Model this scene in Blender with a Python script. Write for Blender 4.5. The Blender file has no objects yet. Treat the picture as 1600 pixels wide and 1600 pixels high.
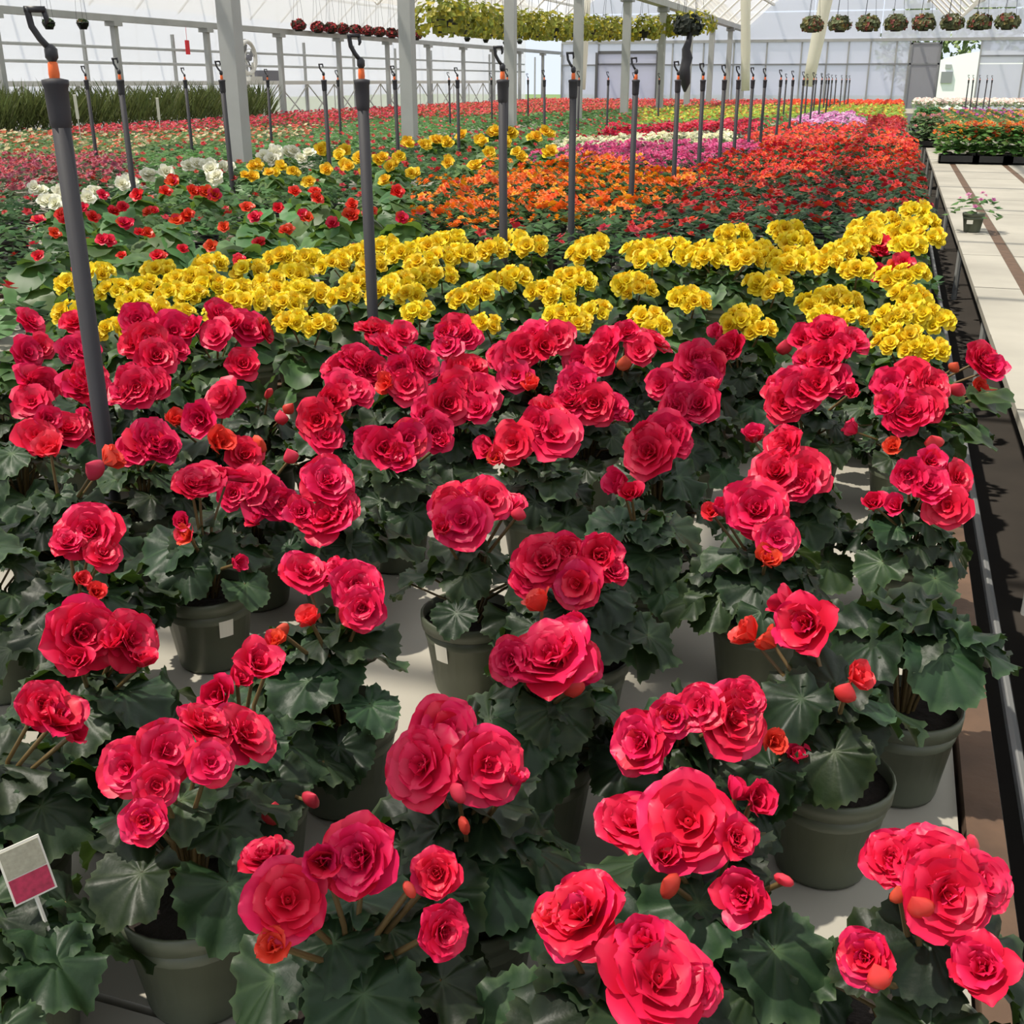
import bpy, math, random
import numpy as np
from mathutils import Matrix, Vector

# ------------------------------------------------------------------ camera, sky, sun, exposure
sc = bpy.context.scene
C = sc.collection
FPX, HORIZON, VANISH_X, EYE, BENCH = 1750.0, 125.0, 1410.0, 1.65, 0.65
PITCH = math.atan((800 - HORIZON) / FPX)
YAW = math.atan((VANISH_X - 800) / math.hypot(FPX, 800 - HORIZON))
cam_d = bpy.data.cameras.new('camera')
cam = bpy.data.objects.new('camera', cam_d); C.objects.link(cam)
cam.location = (0, 0, EYE); cam.rotation_euler = (math.pi / 2 - PITCH, 0, YAW)
cam_d.sensor_width = 36; cam_d.lens = FPX / 1600 * 36; cam_d.clip_start = .05; cam_d.clip_end = 400
sc.camera = cam

SUN_DIR = Vector((0.42, 0.20, -1.0)).normalized()      # the way the light travels
sun_d = bpy.data.lights.new('sun', 'SUN'); sun_d.energy = 10.0; sun_d.angle = math.radians(1.0); sun_d.color = (1.0, .93, .80)
sun = bpy.data.objects.new('sun', sun_d); C.objects.link(sun)
sun.rotation_euler = SUN_DIR.to_track_quat('-Z', 'Y').to_euler(); sun.location = (-10, -5, 20)

world = bpy.data.worlds.new('sky'); sc.world = world; world.use_nodes = True
wn = world.node_tree; bg = wn.nodes['Background']
bg.inputs[0].default_value = (.80, .88, 1.0, 1); bg.inputs[1].default_value = 1.2
sc.view_settings.view_transform = 'Standard'; sc.view_settings.look = 'None'
sc.view_settings.exposure = -0.15; sc.view_settings.gamma = 1.0; sc.view_settings.use_curve_mapping = False

# ------------------------------------------------------------------ helpers
rnd = random.Random(7)
U, PI = rnd.uniform, math.pi
H_ = np.array([-math.sin(YAW), math.cos(YAW), 0]); R_ = np.array([math.cos(YAW), math.sin(YAW), 0]); Z_ = np.array([0, 0, 1.])
FW = H_ * math.cos(PITCH) - Z_ * math.sin(PITCH); UP = H_ * math.sin(PITCH) + Z_ * math.cos(PITCH)
CAM = np.array([0, 0, EYE])

def ray(x, y): return FW * FPX + R_ * (x - 800) - UP * (y - 800)
def at_z(x, y, z): d = ray(x, y); return CAM + d * ((z - EYE) / d[2])       # measured spot on a level plane
def at_y(x, y, Y): d = ray(x, y); return CAM + d * (Y / d[1])              # ... on a plane parallel to the end wall
def at_x(x, y, X): d = ray(x, y); return CAM + d * (X / d[0])              # ... on a plane parallel to the side wall
def proj(p):
    v = np.asarray(p) - CAM; k = FPX / (v @ FW); return 800 + (v @ R_) * k, 800 - (v @ UP) * k

class MB:
    """collects faces into one mesh"""
    def __init__(s): s.v = []; s.f = []; s.c = []; s.m = []
    def add(s, vs, fs, cs=None, mi=0):
        o = len(s.v); s.v += [tuple(v) for v in vs]; s.f += [tuple(i + o for i in f) for f in fs]
        s.c += list(cs) if cs is not None else [(1, 0, 0)] * len(vs); s.m += [mi] * len(fs)
    def box(s, a, b, mi=0):
        (x0, y0, z0), (x1, y1, z1) = a, b
        s.add([(x0, y0, z0), (x1, y0, z0), (x1, y1, z0), (x0, y1, z0), (x0, y0, z1), (x1, y0, z1), (x1, y1, z1), (x0, y1, z1)],
              [(3, 2, 1, 0), (4, 5, 6, 7), (0, 1, 5, 4), (1, 2, 6, 5), (2, 3, 7, 6), (3, 0, 4, 7)], mi=mi)
    def tube(s, pts, rad, n=8, cap=True, mi=0):
        pts = [Vector(p) for p in pts]
        if not hasattr(rad, '__len__'): rad = [rad] * len(pts)
        ring = []; vs = []; fs = []
        for i, p in enumerate(pts):
            d = (pts[min(i + 1, len(pts) - 1)] - pts[max(i - 1, 0)]).normalized()
            a = d.cross(Vector((0.31, .95, 0.02))); a = a if a.length > .05 else d.cross(Vector((1, 0, 0))); a.normalize(); b = d.cross(a)
            for k in range(n):
                t = 2 * PI * k / n; vs.append(p + (a * math.cos(t) + b * math.sin(t)) * rad[i])
        for i in range(len(pts) - 1):
            for k in range(n):
                q = (k + 1) % n; fs.append((i * n + k, i * n + q, (i + 1) * n + q, (i + 1) * n + k))
        if cap: fs.append(tuple(range(n))[::-1]); fs.append(tuple((len(pts) - 1) * n + k for k in range(n)))
        s.add(vs, fs, mi=mi)
    def lathe(s, prof, n=24, mi=0, org=(0, 0, 0), close=False):
        vs = []; fs = []
        for r, z in prof:
            for k in range(n): t = 2 * PI * k / n; vs.append((org[0] + r * math.cos(t), org[1] + r * math.sin(t), org[2] + z))
        for i in range(len(prof) - 1):
            for k in range(n):
                q = (k + 1) % n; fs.append((i * n + k, i * n + q, (i + 1) * n + q, (i + 1) * n + k))
        if close: fs.append(tuple((len(prof) - 1) * n + k for k in range(n)))
        s.add(vs, fs, mi=mi)
    def mesh(s, name, mats, smooth=False):
        me = bpy.data.meshes.new(name); me.from_pydata(s.v, [], s.f)
        for m in (mats if isinstance(mats, (list, tuple)) else [mats]): me.materials.append(m)
        ca = me.color_attributes.new('tone', 'FLOAT_COLOR', 'POINT')
        ca.data.foreach_set('color', np.array([(c[0], c[1], c[2], 1) for c in s.c], dtype=np.float32).ravel())
        me.polygons.foreach_set('material_index', s.m)
        if smooth: me.polygons.foreach_set('use_smooth', [True] * len(me.polygons))
        me.update(); return me
    def obj(s, name, mats, parent=None, smooth=False): return link(name, s.mesh(name, mats, smooth), parent)

def link(name, me, parent=None, mat=None):
    o = bpy.data.objects.new(name, me); C.objects.link(o)
    if parent is not None: o.parent = parent
    if mat is not None: o.matrix_local = mat
    return o
def tag(o, label=None, cat=None, group=None, kind=None):
    for k, v in (('label', label), ('category', cat), ('group', group), ('kind', kind)):
        if v: o[k] = v
    return o
def empty(name, loc, label=None, cat=None, group=None, kind=None):
    o = bpy.data.objects.new(name, None); C.objects.link(o); o.location = loc; o.empty_display_size = .05
    return tag(o, label, cat, group, kind)
def frame(p, n, d, s):
    """local z -> n, local y -> d made square to n, scaled s, moved to p"""
    n = Vector(n).normalized(); d = Vector(d); d = d - n * d.dot(n)
    if d.length < 1e-4: d = n.orthogonal()
    d.normalize(); x = d.cross(n)
    if not hasattr(s, '__len__'): s = (s, s, s)
    return Matrix(((x.x * s[0], d.x * s[1], n.x * s[2], p[0]), (x.y * s[0], d.y * s[1], n.y * s[2], p[1]), (x.z * s[0], d.z * s[1], n.z * s[2], p[2]), (0, 0, 0, 1)))
ORD = ['first', 'second', 'third', 'fourth', 'fifth', 'sixth', 'seventh', 'eighth', 'ninth', 'tenth', 'eleventh', 'twelfth', 'thirteenth', 'fourteenth', 'fifteenth', 'sixteenth', 'seventeenth',
       'eighteenth', 'nineteenth', 'twentieth', 'twenty-first', 'twenty-second', 'twenty-third', 'twenty-fourth', 'twenty-fifth', 'twenty-sixth', 'twenty-seventh', 'twenty-eighth', 'twenty-ninth', 'thirtieth']

# ------------------------------------------------------------------ materials
def mat_new(name):
    m = bpy.data.materials.new(name); m.use_nodes = True; nt = m.node_tree
    return m, nt, nt.nodes['Principled BSDF'], nt.nodes['Material Output']
def plain(name, col, rough=.6, metal=0., noise=0., nscale=8., bump=0., spec=.5):
    m, nt, b, out = mat_new(name)
    b.inputs['Roughness'].default_value = rough; b.inputs['Metallic'].default_value = metal; b.inputs['Specular IOR Level'].default_value = spec
    b.inputs['Base Color'].default_value = (*col, 1)
    if noise or bump:
        tc = nt.nodes.new('ShaderNodeTexCoord'); nz = nt.nodes.new('ShaderNodeTexNoise'); nz.inputs['Scale'].default_value = nscale; nz.inputs['Detail'].default_value = 5
        nt.links.new(tc.outputs['Object'], nz.inputs['Vector'])
        if noise:
            mx = nt.nodes.new('ShaderNodeMix'); mx.data_type = 'RGBA'; mx.inputs['A'].default_value = (*[c * (1 - noise) for c in col], 1); mx.inputs['B'].default_value = (*[min(1, c * (1 + noise * .6)) for c in col], 1)
            nt.links.new(nz.outputs['Fac'], mx.inputs['Factor']); nt.links.new(mx.outputs['Result'], b.inputs['Base Color'])
        if bump:
            bp = nt.nodes.new('ShaderNodeBump'); bp.inputs['Strength'].default_value = bump; bp.inputs['Distance'].default_value = .01
            nt.links.new(nz.outputs['Fac'], bp.inputs['Height']); nt.links.new(bp.outputs['Normal'], b.inputs['Normal'])
    return m
def plant_mat(name, inner, outer, rough=.45, trans=.3, vein=None, hue=.015, val=.25, spec=.4, bump=0., tr_col=None):
    """leaf or petal: tone.r runs from the base (0) to the edge (1), tone.g marks veins; varies a little from piece to piece"""
    m, nt, b, out = mat_new(name); N, L = nt.nodes.new, nt.links.new
    at = N('ShaderNodeAttribute'); at.attribute_name = 'tone'; sp = N('ShaderNodeSeparateColor'); L(at.outputs['Color'], sp.inputs[0])
    mx = N('ShaderNodeMix'); mx.data_type = 'RGBA'; mx.inputs['A'].default_value = (*inner, 1); mx.inputs['B'].default_value = (*outer, 1); L(sp.outputs[0], mx.inputs['Factor'])
    col = mx.outputs['Result']
    if vein:
        m2 = N('ShaderNodeMix'); m2.data_type = 'RGBA'; m2.inputs['B'].default_value = (*vein, 1); L(col, m2.inputs['A']); L(sp.outputs[1], m2.inputs['Factor']); col = m2.outputs['Result']
    oi = N('ShaderNodeObjectInfo'); hs = N('ShaderNodeHueSaturation')
    ad = N('ShaderNodeMath'); ad.operation = 'ADD'; L(oi.outputs['Random'], ad.inputs[0]); L(sp.outputs[2], ad.inputs[1])
    fr = N('ShaderNodeMath'); fr.operation = 'FRACT'; L(ad.outputs[0], fr.inputs[0])
    h = N('ShaderNodeMapRange'); h.inputs['To Min'].default_value = .5 - hue; h.inputs['To Max'].default_value = .5 + hue; L(fr.outputs[0], h.inputs['Value']); L(h.outputs[0], hs.inputs['Hue'])
    ml = N('ShaderNodeMath'); ml.operation = 'MULTIPLY'; ml.inputs[1].default_value = 7.31; L(fr.outputs[0], ml.inputs[0]); f2 = N('ShaderNodeMath'); f2.operation = 'FRACT'; L(ml.outputs[0], f2.inputs[0])
    v = N('ShaderNodeMapRange'); v.inputs['To Min'].default_value = 1 - val; v.inputs['To Max'].default_value = 1 + val; L(f2.outputs[0], v.inputs['Value']); L(v.outputs[0], hs.inputs['Value'])
    L(col, hs.inputs['Color']); L(hs.outputs[0], b.inputs['Base Color'])
    b.inputs['Roughness'].default_value = rough; b.inputs['Specular IOR Level'].default_value = spec
    if bump:
        tc = N('ShaderNodeTexCoord'); nz = N('ShaderNodeTexNoise'); nz.inputs['Scale'].default_value = 5; nz.inputs['Detail'].default_value = 3; L(tc.outputs['Object'], nz.inputs['Vector'])
        bp = N('ShaderNodeBump'); bp.inputs['Strength'].default_value = bump; bp.inputs['Distance'].default_value = .1; L(nz.outputs['Fac'], bp.inputs['Height']); L(bp.outputs['Normal'], b.inputs['Normal'])
    tr = N('ShaderNodeBsdfTranslucent'); ms = N('ShaderNodeMixShader'); ms.inputs[0].default_value = trans
    if tr_col: tr.inputs[0].default_value = (*tr_col, 1)
    else: L(hs.outputs[0], tr.inputs[0])
    L(b.outputs[0], ms.inputs[1]); L(tr.outputs[0], ms.inputs[2]); L(ms.outputs[0], out.inputs[0])
    return m
def film(name, col, clear, trans):
    """greenhouse skin: part clear, part milky"""
    m, nt, b, out = mat_new(name); N, L = nt.nodes.new, nt.links.new
    tr = N('ShaderNodeBsdfTranslucent'); tr.inputs[0].default_value = (*col, 1); b.inputs['Base Color'].default_value = (*col, 1); b.inputs['Roughness'].default_value = .5
    a = N('ShaderNodeMixShader'); a.inputs[0].default_value = trans; L(b.outputs[0], a.inputs[1]); L(tr.outputs[0], a.inputs[2])
    t = N('ShaderNodeBsdfTransparent'); c = N('ShaderNodeMixShader'); c.inputs[0].default_value = clear; L(a.outputs[0], c.inputs[1]); L(t.outputs[0], c.inputs[2]); L(c.outputs[0], out.inputs[0])
    return m

M = {}
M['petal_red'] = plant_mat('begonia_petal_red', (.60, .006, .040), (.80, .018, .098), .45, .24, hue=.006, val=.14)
M['petal_coral'] = plant_mat('begonia_petal_coral', (.72, .03, .02), (.85, .05, .05), .4, .3, hue=.01, val=.12)
M['bud'] = plant_mat('begonia_bud', (.58, .05, .03), (.72, .045, .05), .4, .25, val=.2)
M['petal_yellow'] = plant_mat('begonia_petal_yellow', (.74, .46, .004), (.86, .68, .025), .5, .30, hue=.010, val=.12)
M['petal_scarlet'] = plant_mat('begonia_petal_scarlet', (.55, .006, .01), (.80, .025, .025), .4, .3, hue=.015, val=.2)
M['petal_white'] = plant_mat('begonia_petal_white', (.75, .74, .5), (.88, .87, .78), .5, .3, hue=.01, val=.08)
M['petal_gold'] = plant_mat('begonia_petal_gold', (.74, .40, .006), (.86, .62, .03), .5, .3, hue=.012, val=.12)
M['leaf'] = plant_mat('begonia_leaf', (.016, .034, .014), (.0105, .025, .0105), .46, .12, vein=(.055, .09, .038), hue=.03, val=.6, spec=.3, bump=.04, tr_col=(.09, .17, .02))
M['leaf_mid'] = plant_mat('begonia_leaf_fresh', (.020, .050, .017), (.018, .042, .016), .42, .2, vein=(.08, .16, .05), hue=.03, val=.45, spec=.25, tr_col=(.14, .26, .03))
M['leaf_broad'] = plant_mat('tuberous_leaf', (.06, .13, .04), (.05, .11, .035), .42, .25, vein=(.12, .22, .08), hue=.03, val=.5, spec=.22, tr_col=(.2, .34, .05))
M['stem'] = plain('stem', (.13, .085, .03), .5)
M['pot'] = plain('pot_green_plastic', (.095, .108, .072), .42, noise=.25, nscale=20)
M['pot_black'] = plain('pot_black_plastic', (.012, .012, .012), .4)
M['soil'] = plain('potting_soil', (.018, .012, .009), .95, noise=.6, nscale=60, bump=1.)
M['sticker'] = plain('sticker_white', (.72, .70, .62), .6)
M['ink'] = plain('sticker_print', (.12, .12, .12), .7)
M['tag_pink'] = plain('tag_flower_print', (.42, .02, .07), .5, noise=.8, nscale=120)
M['tag_grey'] = plain('tag_text_field', (.34, .33, .25), .5, noise=.4, nscale=160)
M['pipe'] = plain('riser_grey_pvc', (.027, .026, .032), .65, noise=.25, nscale=6)
M['black'] = plain('sprinkler_black', (.02, .02, .025), .45)
M['orange'] = plain('nozzle_orange', (.75, .13, .02), .45)
M['steel'] = plain('galvanised_steel', (.42, .43, .42), .5, .3, noise=.2, nscale=3)
M['steel_dark'] = plain('galvanised_frame', (.26, .27, .28), .55, .2)
M['alu'] = plain('pipe_aluminium', (.55, .56, .56), .35, .7)
M['board'] = plain('bench_white_board', (.375, .352, .30), .75, noise=.42, nscale=2.0, bump=.12)
M['wood'] = plain('bench_rail_wood', (.11, .062, .036), .8, noise=.6, nscale=14, bump=.5)
M['floor'] = plain('floor_weed_cloth', (.030, .024, .019), .9, noise=.5, nscale=4)
M['white_paint'] = plain('ledge_white', (.8, .78, .72), .6)
M['panel_end'] = film('end_wall_polycarbonate', (.84, .83, .92), .38, .6)
M['panel_grey'] = film('sliding_door_panel', (.5, .5, .53), .0, .5)
M['film_side'] = film('side_wall_film', (.93, .93, .93), .55, .6)
M['film_roof'] = film('roof_film', (.50, .49, .46), .55, .6)
M['duct'] = film('poly_duct', (.8, .78, .7), .1, .5)
M['grass_out'] = plain('lawn', (.10, .16, .04), .9, noise=.5, nscale=2)
M['house_white'] = plain('hoop_house_white', (.9, .9, .9), .6)
M['tree_leaf'] = plain('tree_leaf', (.14, .20, .06), .7, noise=.6, nscale=2)
M['bark'] = plain('bark', (.08, .06, .04), .9)
M['grey_box'] = plain('grey_plastic', (.22, .22, .25), .5)
M['red_plastic'] = plain('red_plastic', (.7, .02, .03), .5)

# ------------------------------------------------------------------ structure
END_Y, SIDE_X, GUT_Z, COL_X, COL_STEP = 50.0, -14.0, 2.66, -6.2, 4.34
m = MB(); m.box((-60, -30, -.1), (60, 140, 0)); tag(m.obj('floor', M['floor']), 'dark weed cloth floor under the benches', kind='structure')
m = MB(); m.box((-60, END_Y + 3, -.02), (60, 140, .02)); tag(m.obj('ground', M['grass_out']), 'green lawn outside the open end door', kind='structure')

# end wall: panels between mullions, rails; a tall dark frame; the open door with its sliding panel
wall = empty('wall_back', (0, END_Y, 0), 'pale lavender panel end wall of the greenhouse', kind='structure')
door_l, door_r = at_y(1465, 120, END_Y)[0], at_y(1527, 120, END_Y)[0]
slide_l = at_y(1418, 120, END_Y)[0]
TOP, MID = 3.12, 2.24
xs = [-14.0]
for px_ in (935, 980, 1026, 1050, 1098, 1145, 1196, 1250, 1290, 1323, 1357, 1397, 1418): xs.append(at_y(px_, 110, END_Y)[0])
xs += [door_r, door_r + 1.6, door_r + 3.2, door_r + 4.8, door_r + 6.4, door_r + 8]
for a, b_ in zip(xs[:-1], xs[1:]):
    if b_ == door_r: continue
    for z0, z1 in ((0, MID), (MID, TOP)):
        m = MB(); m.box((a + .02, -.02, z0 + .02), (b_ - .02, .02, z1 - .02)); m.obj('panel', M['panel_end'], wall)
for z0, z1 in ((TOP, 4.2), (4.2, 5.4)):
    for a in np.arange(-14, 12, 2.6):
        m = MB(); m.box((a + .02, -.02, z0 + .03), (a + 2.58, .02, z1 - .02)); m.obj('gable_panel', M['panel_end'], wall)
for x in xs + [door_l, door_l - .02]:
    m = MB(); m.box((x - .03, -.06, 0), (x + .03, .03, TOP)); m.obj('mullion', M['steel'], wall)
m = MB(); m.box((-14, -.09, TOP - .05), (12, .03, TOP + .06)); m.obj('head_rail', M['steel'], wall)
m = MB(); m.box((-14, -.07, MID - .03), (slide_l, .03, MID + .03)); m.obj('mid_rail', M['steel_dark'], wall)
m = MB(); m.box((door_r, -.07, MID + .25), (12, .03, MID + .31)); m.obj('mid_rail', M['steel_dark'], wall)
dr = empty('door_1', ((slide_l + door_l) / 2, END_Y - .12, 0), 'grey sliding end door pushed open beside the doorway', kind='structure')
hw = (door_l - slide_l) / 2
m = MB(); m.box((-hw, -.02, .05), (hw, .02, TOP - .1)); m.obj('door_panel', M['panel_grey'], dr)
m = MB()
for a, b_ in (((-hw, -.04, .05), (-hw + .07, .03, TOP - .1)), ((hw - .07, -.04, .05), (hw, .03, TOP - .1)), ((-hw, -.04, MID - .03), (hw, .03, MID + .03)), ((-hw, -.04, TOP - .17), (hw, .03, TOP - .1))): m.box(a, b_)
m.obj('door_frame', M['steel_dark'], dr)
d2l, d2r, d2t = at_y(935, 110, END_Y)[0], at_y(1026, 110, END_Y)[0], at_y(980, 82, END_Y)[2]
dr = empty('door_2', ((d2l + d2r) / 2, END_Y - .12, 0), 'closed wide end door in a dark steel frame', kind='structure'); hw = (d2r - d2l) / 2
m = MB(); m.box((-hw, -.02, .05), (hw, .02, d2t)); m.obj('door_panel', M['panel_end'], dr)
m = MB()
for a, b_ in (((-hw - .1, -.06, 0), (-hw, .03, d2t)), ((hw, -.06, 0), (hw + .12, .03, d2t)), ((-hw, -.06, d2t - .06), (hw, .03, d2t + .06)), ((-hw, -.04, MID + .02), (hw, .03, MID + .06))): m.box(a, b_)
m.obj('door_frame', plain('door_dark_steel', (.12, .12, .12), .6, .2), dr)

# left side wall: posts, gutter, rails, milky film, white ledge on a lattice
wall = empty('wall_left', (SIDE_X, 0, 0), 'bright film side wall with grey posts and rails', kind='structure')
ys = [19.2 - 3.1 * k for k in range(7, 0, -1)] + [19.2 + 3.1 * k for k in range(11)]
for a, b_ in zip(ys[:-1], ys[1:]):
    m = MB(); m.box((-1.72, a, .0), (-1.70, b_, 5.5)); m.obj('film_panel', M['film_side'], wall)
for y in ys:
    m = MB(); m.box((-.05, y - .055, 0), (.05, y + .055, GUT_Z)); m.box((-.11, y - .12, GUT_Z - .08), (.11, y + .12, GUT_Z), 0); m.obj('post', M['steel'], wall)
    m = MB(); m.box((-1.68, y + 1.2, 0), (-1.62, y + 1.26, 2.6)); m.obj('thin_post', M['steel'], wall)
m = MB(); m.box((-.1, ys[0], GUT_Z), (.1, END_Y - .2, GUT_Z + .11)); m.obj('gutter', M['steel'], wall)
for z in (1.98, 2.28):
    m = MB(); m.tube([(-1.6, ys[0], z), (-1.6, END_Y - .3, z)], .03, 6); m.obj('rail', M['steel'], wall)
m = MB(); m.box((-1.6, ys[0], 1.54), (-.9, END_Y - 6, 1.63)); m.obj('ledge', M['white_paint'], wall)
m = MB()
for y in np.arange(ys[0], END_Y - 7, 1.55):
    m.tube([(-.95, y, .6), (-.95, y + 1.55, 1.54)], .018, 4); m.tube([(-.95, y + 1.55, .6), (-.95, y, 1.54)], .018, 4); m.tube([(-.95, y, .6), (-.95, y, 1.54)], .02, 4)
tag(m.obj('lattice', M['white_paint'], wall), kind='stuff')

# steel columns, the gutter they carry, roof bars and film
GUT2 = at_x(1230, 70, COL_X)[2]
col_y = [10.3 + COL_STEP * k for k in range(-3, 10)]
for k, y in enumerate(col_y):
    if k < 3: continue
    o = empty('column', (COL_X, y, 0), f'square grey steel column, {ORD[k - 3]} along the row behind the begonias', kind='structure', group='row of grey steel columns')
    m = MB(); m.box((-.085, -.085, 0), (.085, .085, GUT2)); m.obj('shaft', M['steel'], o)
    m = MB(); m.box((-.14, -.14, GUT2 - .12), (.14, .14, GUT2)); m.obj('bracket', M['steel_dark'], o)
m = MB(); m.box((COL_X - .12, -6, GUT2), (COL_X + .12, END_Y - .2, GUT2 + .16)); tag(m.obj('beam', M['steel']), 'grey steel gutter carried by the column row', kind='structure')
roof = empty('ceiling', (0, 0, 0), 'milky film roof on steel bars', kind='structure')
BAY = 7.8
for b0 in (-21.8, -14.0, -6.2, 1.6):
    a = np.linspace(0, 1, 9); prof = [(b0 + t * BAY, (GUT2 + .2) + 1.9 * math.sin(PI * t) ** .8) for t in a]
    for y0 in np.arange(-9, END_Y, 59):
        m = MB(); vs = [(x, y0, z) for x, z in prof] + [(x, END_Y, z) for x, z in prof]; n = len(prof)
        m.add(vs, [(i, i + 1, i + 1 + n, i + n) for i in range(n - 1)]); m.obj('film_bay', M['film_roof'], roof, True)
    for y in np.arange(-8, END_Y, 2.17):
        m = MB(); m.tube([(x, y, z - .04) for x, z in prof], .035, 5); m.obj('hoop', M['white_paint'], roof)
    for i in (1, 2, 4, 6, 7):
        m = MB(); m.box((prof[i][0] - .05, -9, prof[i][1] - .1), (prof[i][0] + .05, END_Y, prof[i][1] - .03)); m.obj('purlin', M['white_paint'], roof)
m = MB(); m.box((9.4, -9, 0), (9.42, END_Y, GUT2 + .2)); tag(m.obj('wall_right', M['film_side']), 'milky film wall on the far side of the aisle benches', kind='structure')

# benches: white boards with joints, wooden rails, legs
def bench(label, x0, x1, y0, y1, xcuts, step, near=False):
    o = empty('bench', ((x0 + x1) / 2, y0, 0), label, 'bench')
    cx, cy = (x0 + x1) / 2, y0
    def B(name, a, b_, mat): m = MB(); m.box((a[0] - cx, a[1] - cy, a[2]), (b_[0] - cx, b_[1] - cy, b_[2])); return m.obj(name, mat, o)
    xc = [x0] + xcuts + [x1]; yc = list(np.arange(y0, y1 - .1, step)) + [y1]
    for i in range(len(xc) - 1):
        for a, b_ in zip(yc[:-1], yc[1:]):
            dz = U(-.003, 0)
            B('board', (xc[i] + (.035 if i else .004), a + .006, BENCH - .035), (xc[i + 1] - (.035 if i < len(xc) - 2 else .004), b_ - .006, BENCH + dz), M['board'])
    for x in xcuts: B('wood_strip', (x - .033, y0, BENCH - .06), (x + .033, y1, BENCH - .006), M['wood'])
    if x0 < .3: B('rail', (x0 - .055, y0, BENCH - .11), (x0 - .004, y1, BENCH + .012), M['wood'])
    B('rail', (x1 + .004, y0, BENCH - .11), (x1 + .055, y1, BENCH + .012), M['wood'])
    for y in np.arange(y0 + .5, y1, 3.0):
        for x in (x0 + .12, x1 - .12): m = MB(); m.tube([(x - cx, y - cy, 0), (x - cx, y - cy, BENCH - .036)], .022, 8); m.obj('leg', M['steel'], o)
    return o
bench('white board bench carrying the red and yellow begonias beside the aisle gap', -1.86, .2, -.4, 40, [], 1.22)
bench('white board bench beyond the first riser row', -4.1, -1.98, -.4, 40, [], 2.44)
bench('white board bench of seedlings in front of the steel columns', -6.02, -4.22, 2, 40, [], 2.44)
bench('white board bench of bedding flats behind the steel columns', -9.6, -6.4, 4, 44, [], 4.88)
bench('white board bench along the bright side wall', -13.6, -9.8, 8, 46, [], 4.88)
bench('white board bench with brown wooden strips across the narrow gap', .47, 4.6, .2, 40, [.73, 1.35, 1.97, 2.6, 3.2, 3.9], 1.22)
bench('white board bench at the far end of the house', -6.0, 4.6, 40.3, 47, [], 1.9)
for i, x in enumerate((.31, .365)):
    m = MB(); m.tube([(x, -.4, .40), (x, 36, .40)], .013, 8)
    tag(m.obj('heating_pipe', M['alu']), ('silver heating pipe in the gap, next to the near bench rail', 'silver heating pipe in the gap, next to the far bench rail')[i], 'pipe')

ROD_X = -1.56
ry = [.8 * y for y in (2.42, 4.16, 5.85, 7.25, 9.05, 10.95, 12.4, 13.9, 15.2, 16.7, 18.2, 20.6, 23.1, 25.6, 28.5, 31.5, 34.5)]
def off_rods(b):
    for y in ry:
        d = b - np.array([ROD_X, y]); l = np.linalg.norm(d) + 1e-6
        if l < .125: b += d / l * (.125 - l)
# ------------------------------------------------------------------ plant pieces
def leaf_mesh(name, mat, spokes, rings, seed, wave=.09, droop=.22, teeth=.05):
    rg = random.Random(seed); m = MB(); vs = [(0, 0, 0)]; cs = [(0, 1, 0)]; fs = []
    asym = rg.uniform(.04, .16); ph = rg.uniform(0, 6); wv = rg.choice((3, 4, 5)); fold = rg.uniform(.02, .22); ruf = rg.choice((9, 11, 13)); big = spokes > 30
    veins = [0, .62, -.6, 1.22, -1.2, 1.9, -1.85, 2.5, -2.5]
    for j in range(1, rings + 1):
        rho = (j / rings) ** .85
        for k in range(spokes):
            th = -PI + 2 * PI * (k + .5) / spokes
            R = .60 + .34 * max(0, math.cos(th * .5)) ** 1.1 + .10 * math.exp(-(th / .3) ** 2)
            R *= 1 + asym * math.sin(th) * .8
            R *= 1 - .55 * math.exp(-((PI - abs(th)) / .22) ** 2)
            if j == rings: R *= 1 + .035 * math.cos(th * 7 + ph) + teeth * (1 if k % 2 else -1)
            r = R * rho
            vd = min(abs(th - q) for q in veins)
            z = wave * rho ** 2 * math.sin(wv * th + ph) + fold * abs(math.sin(th)) * rho - droop * rho ** 2 * max(0, math.cos(th)) - .06 * rho ** 2 - .028 * math.sin(PI * min(1, rho)) * math.exp(-(vd / .16) ** 2)
            if rho > .6: z += (.075 if big else .03) * ((rho - .6) / .4) ** 1.5 * math.sin(ruf * th + ph * 2)
            if j == rings: z += rg.uniform(-.02, .03)
            vs.append((r * math.sin(th), r * math.cos(th), z)); cs.append((min(1, rho ** 2), .5 * math.exp(-(vd / .05) ** 2) * (1 - .6 * rho) + (.5 if j == rings else 0), 0))
    for k in range(spokes): fs.append((0, 1 + k, 1 + (k + 1) % spokes))
    for j in range(rings - 1):
        for k in range(spokes):
            q = (k + 1) % spokes; a = 1 + j * spokes; b = a + spokes; fs.append((a + k, b + k, b + q, a + q))
    fs = [tuple(reversed(f)) for f in fs]
    m.add(vs, fs, cs); return m.mesh(name, mat, True)

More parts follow.
